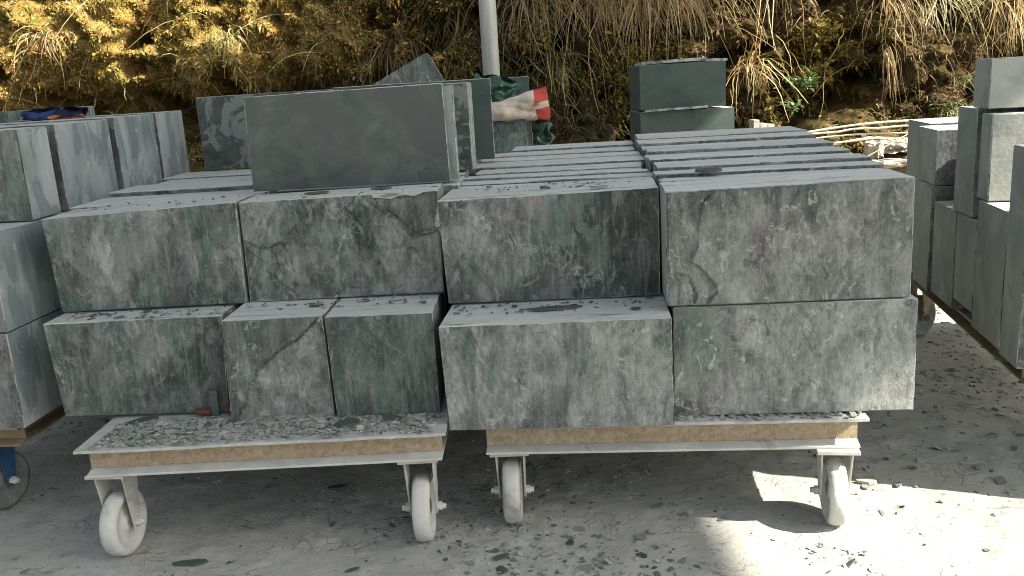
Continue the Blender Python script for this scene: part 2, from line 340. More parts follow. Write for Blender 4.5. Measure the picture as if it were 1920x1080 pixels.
def h_Lur(s, t, d):
    n = fbm(s * 6, t * 4, d, 5); k = step_curve(s, t + .06 * (n - .5), [(0, 2), (.60, 1.25), (.70, .86), (.76, .78), (.86, .60), (.93, .60), (1, .64)])
    W_, H_ = .585, .30; m = 2 * (n - .5); c1 = crv(s, t, [(.60, 1.0), (.70, .82), (.77, .76), (.86, .57), (.93, .57), (1, .62)], W_, H_, m * .4); c2 = crv(s, t, [(.78, .50), (.86, .46), (.90, .40)], W_, H_, m); c3 = crv(s, t, [(.18, .50), (.24, .62), (.30, .72), (.34, .85)], W_, H_, m); c4 = crv(s, t, [(.02, .55), (.12, .35), (.25, .12)], W_, H_, m); c5 = crv(s, t, [(.45, .02), (.52, .12), (.62, .06)], W_, H_, m)
    p = .022 * (n - .5) + .018 * sm(k, -.004, .004) + .014 * np.exp(-(c1 / .004) ** 2) * sm(s, .62, .72) + sm(m, -.3, .2) * (.009 * np.exp(-(c2 / .004) ** 2) + .006 * np.exp(-(c3 / .003) ** 2) + .005 * np.exp(-(c4 / .003) ** 2) + .005 * np.exp(-(c5 / .003) ** 2))
    k2 = step_curve(s, t + .2 * (n - .5), [(0, .62), (.1, .55), (.22, .62), (.35, .85), (.45, 1.2), (1, 1.5)]); p = p - .005 * sm(k2, 0, .01)
    k3 = step_curve(s, t, [(0, -.2), (.1, .3), (.25, .05), (.3, -.3), (1, -.5)]); p = p + .004 * sm(k3, .01, 0)
    return p, .50 * (k < 0) + .1, .62 * (k > 0) + 0 * s, .3 * (s > .5) * (t > .5)
def h_Lll(s, t, d):
    n = fbm(s * 6, t * 3, d, 4); return .006 * (n - .5), .25 * sm(.12 - s + .2 * (n - .5), 0, .1), .32 + .1 * sm(s, .7, .8), .18 + 0 * s
def h_Llm(s, t, d):
    n = fbm(s * 4, t * 5, d, 5); k = step_curve(s, t + .07 * (n - .5), [(0, -.2), (.10, .1), (.2, .32), (.32, .52), (.5, .66), (.7, .78), (.85, .9), (1, .99)])
    return .012 * (n - .5) + np.where(k < 0, .016 + .016 * (n - .5), 0) + .008 * np.exp(-(k / .014) ** 2), (k < 0) * 1.15, (k > 0) * .75, .1 + .35 * np.exp(-(k / .03) ** 2)
def h_Llr(s, t, d):
    n = fbm(s * 6, t * 6, d, 4); return .004 * (n - .5), 0 * s, .40 + .2 * sm(n, .5, .6), .1 + 0 * s

HR = .0075
# right cart, front faces
slate(RT, 0, .60, .225, .50, .628, .932, 'dark-sided slate block with white veins, upper left on the right cart', quad=((-.018, .927), (.602, .937), (-.006, .628), (.600, .632)), hero=h_Rul, res=HR, col=(.5, .25, .7))
slate(RT, .6, 1.22, .064, .27, .640, .95, 'pale deeply riven slate block, upper right on the right cart', quad=((.606, .944), (1.225, .952), (.607, .640), (1.226, .643)), hero=h_Rur, res=.0048, col=(.35, .75, .95))
slate(RT, 0, .61, 0, .30, .328, .624, 'grey slate block with pale chips, lower left on the right cart', quad=((.001, .622), (.612, .626), (.009, .328), (.614, .330)), hero=h_Rll, res=HR, col=(.45, .42, .5))
slate(RT, .62, 1.245, .063, .36, .330, .637, 'sun-tipped slate block with pale drips, lower right on the right cart', quad=((.622, .635), (1.245, .639), (.620, .330), (1.247, .334)), hero=h_Rlr, res=HR, col=(.55, .65, .35))
# left cart, front faces
slate(LT, 0, .55, .15, .345, .65, .945, 'green and purple slate block, upper left on the left cart', quad=((-.029, .934), (.545, .952), (-.015, .653), (.538, .651)), hero=h_Lul, res=HR, col=(.55, .08, .45))
slate(LT, .55, 1.13, .16, .345, .648, .95, 'slate block with a broken-away corner and a crack, upper right on the left cart', quad=((.550, .948), (1.132, .951), (.548, .650), (1.127, .648)), hero=h_Lur, res=.0048, col=(.6, .28, .85))
lll = slate(LT, 0, .48, .04, .30, .352, .646, 'dark slate block overhanging the left end of the left cart', quad=((-.017, .646), (.500, .643), (-.001, .364), (.482, .352)), hero=h_Lll, res=HR, col=(.6, .0, .4))
slate(LT, .52, .81, -.04, .30, .35, .648, 'narrow slate block with a pale scarred lower half, lower middle on the left cart', quad=((.528, .648), (.807, .645), (.516, .350), (.811, .350)), hero=h_Llm, res=HR * .8, col=(.45, .35, .6))
slate(LT, .82, 1.11, -.05, .30, .35, .645, 'nearly square dark green speckled slate block, lower right on the left cart', quad=((.815, .645), (1.113, .642), (.821, .353), (1.111, .350)), hero=h_Llr, res=HR * .8, col=(.8, .0, .3))

ORD = ['first', 'second', 'third', 'fourth', 'fifth', 'sixth', 'seventh', 'eighth', 'ninth', 'tenth', 'eleventh', 'twelfth', 'thirteenth', 'fourteenth']
def strip(fr, vs, ufun, zb, zt, where, group, col=(.5, .6, .3), gap=(.002, .006)):
    for i in range(len(vs) - 1):
        a, c = ufun(i); g = random.uniform(*gap)
        z = zt[i] if isinstance(zt, (list, tuple)) else zt + random.uniform(-.008, .008)
        slate(fr, a, c, vs[i] + g, vs[i + 1], zb, z, '%s grey slab behind the front block %s' % (ORD[i], where), 'slate slab', 'slate_slab', group,
              col=(random.uniform(.3, .7), col[1] + random.uniform(-.15, .15), .35), res=.04, yaw=random.uniform(-.35, .35), b=.003, chip=.006)
j = lambda a: random.uniform(-a, a)
strip(RT, [.50, .555, .60, .68, .735, .83, .93, 1.02, 1.15, 1.27, 1.42, 1.58, 1.70, 1.93], lambda i: (-.02 - .03 * math.sin(i * .9) + j(.008) + (.05 if i > 10 else 0), .603 + .012 * math.sin(i) + j(.006)), .635,
      [.929, .934, .930, .937, .932, .938, .934, .942, .936, .941, .946, .939, .948], 'in the top left column of the right cart', 'slabs stacked on edge on the right cart')
strip(RT, [.27, .31, .40, .44, .55, .68, .80, .93, 1.08, 1.24, 1.42, 1.62, 1.95], lambda i: (.617 + .010 * math.sin(i * 1.7) + j(.006), 1.235 + .008 * i + j(.012)), .648,
      [.947, .942, .936, .948, .958, .950, .960, .951, .964, .956, .969, .974], 'in the top right column of the right cart', 'slabs stacked on edge on the right cart')
for c, (a, e, w) in enumerate([(.005, .61, 'left'), (.63, 1.24, 'right')]):
    for i, (p, q_) in enumerate([(.37, .8), (.8, 1.3), (1.3, 1.9)]):
        slate(RT, a + j(.01), e + j(.01), p + .006, q_, .328, .632, '%s thick slate block back in the lower %s column of the right cart' % (ORD[i], w), group='lower blocks on the right cart', col=(.5, .5, .3), res=.05)
strip(LT, [.35, .60, .855, 1.10, 1.36], lambda i: (-.04 + j(.02), .545 + j(.012)), .66, [.940, .954, .944, .950], 'in the top left column of the left cart', 'slabs stacked on edge on the left cart', col=(.5, .35, .3), gap=(.008, .016))
strip(LT, [.36, .62, .88, 1.15, 1.45], lambda i: (.57 + j(.006), 1.17 + .015 * i + j(.01)), .66, [.942, .945, .940, .946], 'in the top right column of the left cart', 'slabs stacked on edge on the left cart', col=(.5, .5, .3))
for c, (a, e, w) in enumerate([(-.02, .51, 'left'), (.53, 1.12, 'right')]):
    for i, (p, q_) in enumerate([(.31, .8), (.8, 1.4)]):
        slate(LT, a + j(.01), e + j(.01), p + .006, q_, .352, .648, '%s thick slate block back in the lower %s column of the left cart' % (ORD[i], w), group='lower blocks on the left cart', col=(.5, .4, .3), res=.05)
# slabs standing on top of the left cart
smooth = lambda s, t, d: (.004 * (fbm(s * 6, t * 4, d, 4) - .5) + .004 * np.exp(-(crv(s, t, [(.78, .24), (.83, .10), (.84, .0)], .62, .29, fbm(s * 30, t * 15, d, 2) - .5) / .0025) ** 2) + .003 * np.exp(-(crv(s, t, [(.84, .10), (.90, .13)], .62, .29) / .0025) ** 2), 0 * s, .10 + 0 * s, 0 * s)
slate(LT, .53, 1.15, .38, .405, .953, 1.238, 'large smooth grey-green slab standing upright on the left cart', 'slate slab', 'standing_slab', None, (.55, .36, .02), .007, mats=[M_honed, M_sawn, M_top, M_edge],
      quad=((.535, 1.246), (1.148, 1.252), (.529, .955), (1.152, .952)), hero=smooth, chip=.002)
slate(LT, .56, 1.175, .415, .47, .953, 1.243, 'upright slab directly behind the large smooth slab', 'slate slab', 'standing_slab', None, (.5, .7, .1), .04, mats=[M_sawn, M_edge, M_top, M_edge])
slate(LT, .62, 1.205, .70, .95, .953, 1.25, 'thick speckled slab, second behind the large smooth one', 'slate slab', 'standing_slab', None, (.6, .3, .8), .04, mats=[M_mott, M_edge, M_top, M_edge])
slate(LT, .66, 1.27, 1.10, 1.125, .953, 1.262, 'green slab with thin pale edge, farthest right of the standing slabs', 'slate slab', 'standing_slab', None, (.9, .2, .3), .04, mats=[M_green, M_edge, M_top, M_edge])
slate(LT, .035, .66, 1.345, 1.385, .957, 1.258, 'dark slab with a pale mottled stain standing behind the large smooth slab', 'slate slab', 'standing_slab', None, (.6, .2, .9), .02, mats=[M_mott, M_sawn, M_top, M_edge],
      hero=lambda s, t, d: (0 * s, 3.0 * sm(fbm(s * 14, t * 4.5, d, 4) - 1.2 * np.abs(s - .06 - .12 * (t < .5)), .40, .44), .9 * (1 - sm(fbm(s * 14, t * 4.5, d, 4) - 1.2 * np.abs(s - .06 - .12 * (t < .5)), .40, .44)), 0 * s))
def plate(name, pts, th, mats, loc, rot, label, cat, col=(.5, .5, .2), parent=None, group=None):
    """irregular flat slab: outline pts in x,z, thickness along y"""
    n = len(pts); V = [(x, 0, z) for x, z in pts] + [(x, th, z) for x, z in pts]
    F = [tuple(range(n)), tuple(range(2 * n - 1, n - 1, -1))] + [((i + 1) % n, i, n + i, n + (i + 1) % n) for i in range(n)]
    F[0] = tuple(reversed(F[0])) if False else F[0]
    me = pymesh(name, V, F, mats, [0, 0] + [1 if len(mats) > 1 else 0] * n)
    o = link(name, me, parent, loc); o.rotation_euler = rot; o.color = (*col, 1)
    return tag(o, label, cat, group) if not parent else o
ca, sa = math.cos(rad(26)), math.sin(rad(26))
pk = (-.30, 1.385); tp = [pk]
for k in (1,): pass
L1, L2 = .56, .215
P1 = (pk[0] - L1 * ca, pk[1] - L1 * sa); P2 = (P1[0] + L2 * sa, P1[1] - L2 * ca); P3 = (pk[0] + L2 * sa, pk[1] - L2 * ca)
plate('standing_slab', [(P1[0], P1[1]), (P2[0], P2[1]), (P3[0], P3[1]), (pk[0] + .012, pk[1] - .02), (pk[0] - .004, pk[1]), (pk[0] - .02, pk[1] - .003)], .035, [M_face, M_edge], (0, 3.92, 0), (0, 0, 0),
      'slab leaning askew with its peaked corner above the large smooth slab', 'slate slab', (.5, .5, .15))
plate('standing_slab', [(-.62, .95), (-.16, .95), (-.16, 1.26), (-.62, 1.255)], .05, [M_face, M_edge], (0, 3.99, 0), (0, 0, 0), 'upright slab behind the askew peaked slab', 'slate slab', (.5, .4, .2))

# left neighbour stack
stm = [M_face, M_stain, M_top, M_edge]
for r, (zb, zt, ve, nm) in enumerate([(.330, .620, 0, 'bottom'), (.624, .912, .005, 'middle')]):
    vs = [ve, .50, 1.0, 1.5]
    for i in range(3):
        slate(PB, -.62, .0 - .02 * i, vs[i] + .004, vs[i + 1], zb, zt, '%s smeared slate block in the %s row of the leftmost stack' % (ORD[i], nm), group='blocks of the leftmost stack', col=(.45, .05, .7), res=.04, mats=[M_face, M_stain, M_stain if r == 0 else M_top, M_edge])
vs = [.226, .385, .787, 1.128, 1.404]
sh = ['dark-fronted slab at the near end', 'wide wedge-marked slab between the two widest dark gaps', 'pale blue-green slab past the middle gap', 'brown-smeared slab at the far end']
for i in range(4):
    g = [.0, .050, .026, .022][i]
    slate(PB, -.60, .0 + [.0, -.008, .002, .0][i], vs[i] + g, vs[i + 1], .918, 1.193 + .005 * i, sh[i] + ' of the leftmost stack, top row', 'slate slab', 'slate_slab', 'top row of the leftmost stack', (.6, .0, .5), .03, mats=stm, yaw=[0, .8, -.3, .3][i])
slate(WW, -2.9, -2.27, 5.0, 5.05, .95, 1.25, 'dark slab standing at the far left behind the blue cloth', 'slate slab', 'standing_slab', None, (.6, .3, .3), .04)
for k, z in enumerate((0, .32, .64)):
    slate(WW, -2.9, -2.2, 4.95, 5.5, z, z + .315, ['lowest', 'middle', 'top'][k] + ' block under the far left standing slab', group='far left stack', col=(.6, .3, .3), res=.08)

# right neighbour stack (leans away to the right of the frame)
def N(u0, u1, v0, v1, z0, z1, label, **k):
    k.setdefault('col', (.5, .45, .2)); k.setdefault('res', .035)
    slate(NB, u0, u1, v0, v1, z0, z1, label, group='blocks of the right-hand stack', **k)
N(.0, .62, .0, .145, .335, .976, 'tall slab at the near end of the right-hand stack, cut by the frame')
N(.36, .68, -.22, -.012, .335, 1.12, 'block at the near right corner of the right-hand stack, beyond the frame edge')
N(.0, .61, .150, .42, .345, .775, 'low block whose top ends below the sunlit stained face on the right')
N(.0, .61, .424, .64, .390, .700, 'block beside the narrow dark slot at the foot of the right-hand stack')
N(.004, .60, .352, .455, .779, 1.055, 'slab with sunlit stained front and chipped bottom edge on the right', col=(.45, .75, .7), mats=[M_sunlit, M_sawn, M_top, M_edge], hero=lambda s, t, d: (.006 * (fbm(s * 6, t * 4, d, 4) - .5), .8 + 0 * s, 0 * s, .2 + 0 * s), b=.004)
N(.002, .60, .494, .700, .704, 1.066, 'upright slab with brightly lit top beside the sunlit face')
N(.0, .60, .648, .93, .345, .70, 'lower shaded block midway along the right-hand stack')
N(.002, .62, .388, .546, 1.07, 1.225, 'block perched highest on the right-hand stack, its face in sun', col=(.4, .75, .4), mats=[M_sunlit, M_sawn, M_top, M_edge], hero=lambda s, t, d: (.004 * (fbm(s * 6, t * 4, d, 4) - .5), .6 + 0 * s, 0 * s, .05 + 0 * s))
N(.0, .60, .947, 1.22, .757, .968, 'short block on top at the far end of the right-hand stack')
N(.10, .62, .76, .94, .705, .90, 'recessed block in the shaded notch of the right-hand stack')
N(-.01, .60, .94, 1.165, .340, .753, 'darker lower block at the far end of the right-hand stack', col=(.5, .3, .3))
N(.05, .60, 1.24, 1.6, .345, .975, 'hindmost block of the right-hand stack')

# stacks beyond the carts
def far(x0, x1, y0, y1, z0, z1, label, **k):
    k.setdefault('col', (.9, .05, .05)); k.setdefault('res', .06)
    slate(WW, x0, x1, y0, y1, z0, z1, label, group='stacks by the bank', **k)
gm = [M_green, M_green, M_top, M_green]
far(.868, 1.405, 5.6, 6.05, 1.022, 1.296, 'dark green block topmost on the stack in front of the dry grass', mats=gm)
far(.866, 1.458, 5.6, 6.05, .70, 1.008, 'wide dark green block under the topmost one before the dry grass', mats=gm)
far(.87, 1.45, 5.6, 6.05, .35, .695, 'third block down on the stack before the dry grass', mats=gm)
far(.87, 1.45, 5.6, 6.05, .0, .345, 'lowest block of the stack before the dry grass', mats=gm)
far(-.40, .135, 4.95, 5.18, .74, 1.046, 'grey block under the red and white sack')
far(-.38, .16, 4.98, 5.2, .37, .735, 'block hidden below the sacked one behind the carts'); far(-.38, .16, 4.98, 5.6, .0, .365, 'lowest block behind the carts by the pole')
far(.12, .165, 5.0, 5.2, .74, 1.03, 'narrow slab beside the block under the sack')
far(-.5, .175, 5.22, 5.55, .37, .95, 'block carrying the green slab by the pole'); far(-.42, .172, 5.3, 5.33, .955, 1.27, 'thin dark green slab standing behind the sack', mats=[M_green, M_green, M_top, M_edge])
def shard(name, pts, th, loc, rot, mat, label, cat='slate shard', group=None, col=(.6, .5, .2)):
    n = len(pts); V = [(x, y, 0) for x, y in pts] + [(x * .97, y * .97, th) for x, y in pts]
    F = [tuple(range(n - 1, -1, -1)), tuple(range(n, 2 * n))] + [(i, (i + 1) % n, n + (i + 1) % n, n + i) for i in range(n)]
    o = link(name, pymesh(name, V, F, mat), None, loc); o.rotation_euler = rot; o.color = (*col, 1); return tag(o, label, cat, group)
shard('slate_shard', [(-.2, -.05), (0, -.07), (.2, -.04), (.23, .02), (.18, .16), (-.1, .2), (-.22, .1)], .018, (1.08, 5.66, 1.300), (rad(-2), rad(-1), 0), M_edge, 'long pale shard on top of the dark green stack')
shard('slate_shard', [(-.12, -.03), (.02, -.06), (.13, -.02), (.12, .12), (-.1, .14)], .014, (1.30, 5.66, 1.299), (0, rad(2), 0), M_edge, 'short pale shard right of the long one on the dark green stack')
shard('slate_shard', [(-.2, -.03), (-.12, -.06), (.1, -.05), (.2, -.03), (.2, .03), (-.2, .03)], .014, (1.09, 5.60, 1.012), (rad(-3), rad(-1), 0), M_edge, 'pale shard sticking out of the seam of the dark green stack')

# ------------------------------------------------------------------ carts
def box(V, F, x0, x1, y0, y1, z0, z1):
    n = len(V); V += [(x, y, z) for x in (x0, x1) for y in (y0, y1) for z in (z0, z1)]
    F += [tuple(n + i for i in f) for f in ((0, 1, 3, 2), (4, 6, 7, 5), (0, 4, 5, 1), (2, 3, 7, 6), (0, 2, 6, 4), (1, 5, 7, 3))]
def rev(prof, n, ax='x'):
    """closed lathe of (r, x) profile round the x axis"""
    V = []; F = []; m = len(prof)
    for i in range(n):
        a = 2 * math.pi * i / n
        for r, x in prof: V.append((x, r * math.cos(a), r * math.sin(a)))
    for i in range(n):
        for k in range(m - 1):
            F.append((i * m + k, i * m + k + 1, ((i + 1) % n) * m + k + 1, ((i + 1) % n) * m + k))
    return V, F
def bevel(o, w=.0015):
    b = o.modifiers.new('b', 'BEVEL'); b.width = w; b.segments = 2; b.limit_method = 'ANGLE'; return o
def channel(L, z0, z1, out, th=.006):
    """C channel along x, web at y=0, flanges reaching to y=-out; returns web part and flange part"""
    Vw, Fw = [], []; box(Vw, Fw, 0, L, 0, th, z0 + th * 1.6, z1 - th * 1.2)
    # flanges with sloping inner faces
    Vf, Ff = [], []
    prof = [(-out, z0), (th, z0), (th, z0 + th * 1.6), (-.001, z0 + th * 2.6), (-out, z0 + th * 1.1)]
    for x in (0, L): Vf += [(x, y, z) for y, z in prof]
    Ff += [(0, 1, 2, 3, 4), (9, 8, 7, 6, 5)] + [((i + 1) % 5, i, i + 5, (i + 1) % 5 + 5) for i in range(5)]
    n = len(Vf); prof = [(-out, z1), (-out, z1 - th), (-.001, z1 - th * 1.6), (th, z1 - th * 1.2), (th, z1)]
    for x in (0, L): Vf += [(x, y, z) for y, z in prof]
    Ff += [tuple(n + i for i in f) for f in [(0, 1, 2, 3, 4), (9, 8, 7, 6, 5)] + [((i + 1) % 5, i, i + 5, (i + 1) % 5 + 5) for i in range(5)]]
    return (Vw, Fw), (Vf, Ff)
WR, WT = .0945, .050
def caster(parent, x, y, ztop, rz, mf, mw, mt=None):
    V, F = [], []; box(V, F, -.055, .055, -.06, .06, ztop - .010, ztop)                      # mounting plate
    for sx in (-1, 1):                                                                        # two tapering fork legs
        xa, xb = sx * (.034), sx * (.039); n = len(V); yt, yb, zt, zb = .042, .016, ztop - .010, WR - .018
        pr = [(-yt, zt), (yt, zt), (yb, WR), (yb * .7, zb), (-yb * .7, zb), (-yb, WR)]
        lean = .003 * sx
        for xx in (xa, xb): V += [(xx + (lean if z > WR + .02 else 0), yy, z) for yy, z in pr]
        F += [tuple(range(n + 5, n - 1, -1)), tuple(range(n + 6, n + 12))] + [(n + i, n + (i + 1) % 6, n + 6 + (i + 1) % 6, n + 6 + i) for i in range(6)]
    o = bevel(link('caster', pymesh('caster', V, F, mf), parent, (x, y, 0), rz), .001)
    h = WT / 2
    prof = [(.0, -h * .55), (.022, -h * .75), (.026, -h * .45), (.062, -h * .45), (.070, -h * .85), (.080, -h), (.0905, -h * .86), (WR, -h * .4), (WR + .0004, 0), (WR, h * .4), (.0905, h * .86), (.080, h), (.070, h * .85), (.062, h * .45), (.026, h * .45), (.022, h * .75), (.0, h * .55)]
    V, F = rev(prof, 56)
    for i in range(len(V)):
        p = Vector(V[i]); k = 1 + .012 * (noise.noise(p * 28 + Vector((x * 9, y, 3))) + .5 * noise.noise(p * 80)); V[i] = (p.x, p.y * k, p.z * k)
    w = link('wheel', pymesh('wheel', V, F, mt or mw, smooth=True), o, (0, 0, WR))
    for sx in (-1, 1):
        V, F = [], []
        for r, a, c, n in ((.0125, .039, .052, 6), (.008, .0515, .062, 14)):
            nn = len(V); V += [(sx * t, r * math.cos(2 * math.pi * i / n + .3), r * math.sin(2 * math.pi * i / n + .3)) for t in (a, c) for i in range(n)]
            F += [(nn + i, nn + (i + 1) % n, nn + n + (i + 1) % n, nn + n + i) for i in range(n)] + [tuple(nn + n + i for i in range(n))]
        bevel(link('axle_bolt', pymesh('axle_bolt', V, F, mw), o, (0, 0, WR)), .0008)
    return o
def cart(fr, label, u0, u1, v0, v1, zt, zb, casters, web, mf=M_dustpaint, over=.016, wheelm=M_wheel, rot=0, plate_t=.008, tyre=None, ctop=None):
    r = empty('trolley', fr.w(0, 0, 0), fr.a); tag(r, label, 'trolley', 'slate trolleys')
    # deck plate with a ragged front lip
    nx = 60; V, F = [], []
    xs = [u0 - over + (u1 - u0 + 2 * over) * i / nx for i in range(nx + 1)]; ys = [v0 - over, v0 + .2, v1]
    for k, z in enumerate((zt - plate_t, zt)):
        for jj, yy in enumerate(ys):
            for i, xx in enumerate(xs):
                w = (.0035 * noise.noise(Vector((xx * 14, zt * 9, 1))) - .004 * max(0, noise.noise(Vector((xx * 40, 5, zt)))) ) if jj == 0 else 0
                V.append((xx, yy + w, z + (.0025 * noise.noise(Vector((xx * 6, yy, zt * 5))))))
    m = nx + 1; b = 3 * m
    for i in range(nx):
        for jj in range(2):
            F.append((b + jj * m + i, b + jj * m + i + 1, b + (jj + 1) * m + i + 1, b + (jj + 1) * m + i)); F.append((jj * m + i, (jj + 1) * m + i, (jj + 1) * m + i + 1, jj * m + i + 1))
        F.append((i, i + 1, b + i + 1, b + i)); F.append((2 * m + i + 1, 2 * m + i, b + 2 * m + i, b + 2 * m + i + 1))
    for e in (0, nx):
        for jj in range(2): F.append((jj * m + e, b + jj * m + e, b + (jj + 1) * m + e, (jj + 1) * m + e) if e == 0 else (jj * m + e, (jj + 1) * m + e, b + (jj + 1) * m + e, b + jj * m + e))
    link('deck', pymesh('deck', V, F, M_plate), r)
    zz = zt - plate_t - .001; out = .032
    for nm, loc, L, rz in (('front_beam', (u0, v0 + out, 0), u1 - u0, 0), ('rear_beam', (u1, v1 - out - .006, 0), u1 - u0, math.pi),
                           ('side_beam', (u0 + out, v1 - .04, 0), v1 - v0 - .08, -math.pi / 2), ('side_beam', (u1 - out, v0 + .04, 0), v1 - v0 - .08, math.pi / 2)):
        (Vw, Fw), (Vf, Ff) = channel(L, zb, zz, out)
        p = bevel(link(nm, pymesh(nm, Vf, Ff, mf), r, loc, rz)); link('beam_web', pymesh('beam_web', Vw, Fw, web), p)
    for x, y, rz in casters: caster(r, x, y, ctop or zb - .0005, rz, mf, wheelm, tyre)
    return r
# left cart: deck slightly inclined like its beam
cl = cart(LT, 'dusty trolley with debris-strewn deck carrying the left stack', .152, 1.122, -.178, 1.5, .3475, .262,
     [(.196, -.108, rad(-4)), (1.052, -.108, rad(1)), (.25, 1.35, rad(20)), (1.02, 1.35, rad(-10))], M_rust)
cr = cart(RT, 'dusty trolley half in sun carrying the right stack', .098, 1.108, .045, 1.9, .3255, .2345,
     [(.158, .115, rad(3)), (1.052, .085, rad(-4)), (.2, 1.75, rad(30)), (1.0, 1.75, rad(-20))], M_rust)
cn = cart(NB, 'brown trolley under the right-hand stack', .04, .66, .03, 1.62, .334, .272,
     [(.60, .12, 0), (.10, 1.47, rad(-50)), (.6, 1.5, .3)], M_rust2, M_rust2, over=.006, wheelm=M_tyre, ctop=.27)
cp = cart(PB, 'trolley with a blue caster fork under the leftmost stack', -.6, -.045, .03, 1.5, .328, .262,
     [(-.225, .17, rad(-12)), (-.5, 1.3, 0)], M_rust2, M_rust2, over=.006, wheelm=M_wheel, tyre=M_tyre)
for o in cp.children:
    if o.name.startswith('caster'): o.data.materials[0] = M_blue

# prop, broken brick and notch shadow below the overhanging block
V, F = [], []; box(V, F, -.011, .011, -.004, .004, 0, .078)
tag(link('slate_prop', pymesh('slate_prop', V, F, M_green), None, LT.w(.452, .022, .349), LT.a), 'thin green slate strip wedged upright below the dark overhanging block', 'slate strip')
def lump(name, size, mat, loc, label, cat, seed=0, rot=(0, 0, 0), group=None, rough=.28, sub=3):
    import bmesh
    bm = bmesh.new(); bmesh.ops.create_cube(bm, size=2); bmesh.ops.subdivide_edges(bm, edges=bm.edges[:], cuts=sub, use_grid_fill=True)
    for v in bm.verts:
        p = v.co.copy(); q = p.normalized() * 1.25; p = p.lerp(q, .35)
        p *= 1 + rough * noise.noise(v.co * 1.1 + Vector((seed * 3.1, seed, 0))) + rough * .4 * noise.noise(v.co * 3 + Vector((seed, 0, 5)))
        v.co = Vector((p.x * size[0] / 2, p.y * size[1] / 2, p.z * size[2] / 2))
    me = bpy.data.meshes.new(name); bm.to_mesh(me); bm.free(); me.materials.append(mat)
    o = link(name, me, None, loc); o.rotation_euler = rot; return tag(o, label, cat, group)
lump('brick_fragment', (.050, .03, .014), M_brick, LT.w(.415, .028, .363), 'small broken red brick at the foot of the dark overhanging block', 'brick', 2)
lump('brick_fragment', (.020, .03, .016), M_brick, LT.w(.49, .025, .366), 'reddish brick bit between the thin strip and the scarred narrow block', 'brick', 5)

# ------------------------------------------------------------------ loose chips
PAL = np.array([[.20, .225, .205], [.28, .295, .27], [.11, .135, .12], [.07, .09, .078], [.36, .37, .34], [.17, .17, .165], [.24, .265, .23]])
def chips(name, P, size, tilt, thick, weights, label, dark=None):
    n = len(P); k = 6; ang = np.sort(rng.random((n, k)) * 2 * np.pi * .999 / 1, axis=1)
    ang = (np.arange(k) / k * 2 * np.pi)[None, :] + rng.uniform(-.4, .4, (n, k)); r = size[:, None] * rng.uniform(.55, 1.0, (n, k))
    asp = rng.uniform(.35, .9, n)[:, None]; lx = r * np.cos(ang); ly = r * np.sin(ang) * asp; yaw = rng.random(n)[:, None] * 6.28
    x = lx * np.cos(yaw) - ly * np.sin(yaw); y = lx * np.sin(yaw) + ly * np.cos(yaw)
    tx = rng.normal(0, tilt, n)[:, None]; ty = rng.normal(0, tilt, n)[:, None]; z = x * tx + y * ty; z = z - z.min(axis=1, keepdims=True) * .75
    th = (thick * rng.uniform(.5, 1.5, n))[:, None]
    top = np.stack([x + P[:, :1], y + P[:, 1:2], z + P[:, 2:3] + th], -1); bot = np.stack([x + P[:, :1], y + P[:, 1:2], z + P[:, 2:3] - .001], -1)
    V = np.concatenate([top, bot], 1).reshape(-1, 3); base = (np.arange(n) * 2 * k)[:, None]
    i = np.arange(k); q = np.stack([i, k + i, k + (i + 1) % k, (i + 1) % k], -1).reshape(1, -1)
    Fq = (base + q).reshape(-1, 4); t4 = np.array([[0, 1, 2, 3], [0, 3, 4, 5]]).reshape(1, -1); Ft = (base + t4).reshape(-1, 4)
    ci = rng.choice(len(PAL), n, p=weights); C = PAL[ci] * rng.uniform(.8, 1.2, (n, 1)); C = np.repeat(C, 2 * k, 0)
    o = link(name, fastmesh(name, V, np.concatenate([Fq, Ft]), M_chip, C)); return tag(o, label, 'slate chips', kind='stuff')

# ------------------------------------------------------------------ ground
def gz(x, y):
    """ground height"""
    rise = np.clip((y - 6.0) / 1.4, 0, 1); rise = rise * rise * (3 - 2 * rise) * .50
    big = .012 * (fbm(x * .8, y * .8, 2, 3) - .5)
    f = .010 * (fbm(x * 9, y * 9, 4, 4) - .5)
    return rise * (1 + .3 * (fbm(x * 2, y * 2, 9, 3) - .5)) + np.where(y < 6, 1, 3) * (big + f)
def lines(a, b, d, far0, far1):
    t = list(np.arange(a, b, d)); x = a
    lo = []; s = d
    while x > far0: s *= 1.25; x -= s; lo.append(x)
    hi = []; x = t[-1]; s = d
    while x < far1: s *= 1.25; x += s; hi.append(x)
    return np.array(lo[::-1] + t + hi)
gx = lines(-1.9, 2.1, .0125, -60, 60); gy = lines(1.75, 3.3, .0125, -60, 60)
GX, GY = np.meshgrid(gx, gy, indexing='ij'); GZ = gz(GX, GY)
near = (GX > -2) & (GX < 2.2) & (GY > 1.7) & (GY < 3.5)
cr_ = fbm(GX * 30, GY * 30, 1, 3); GZ = GZ + near * .004 * (cr_ - .5) + near * .004 * np.clip(fbm(GX * 14, GY * 14, 8, 2) - .6, 0, 1) * 5
nX, nY = GX.shape; I = (np.arange(nX - 1)[:, None] * nY + np.arange(nY - 1)[None, :]).ravel()
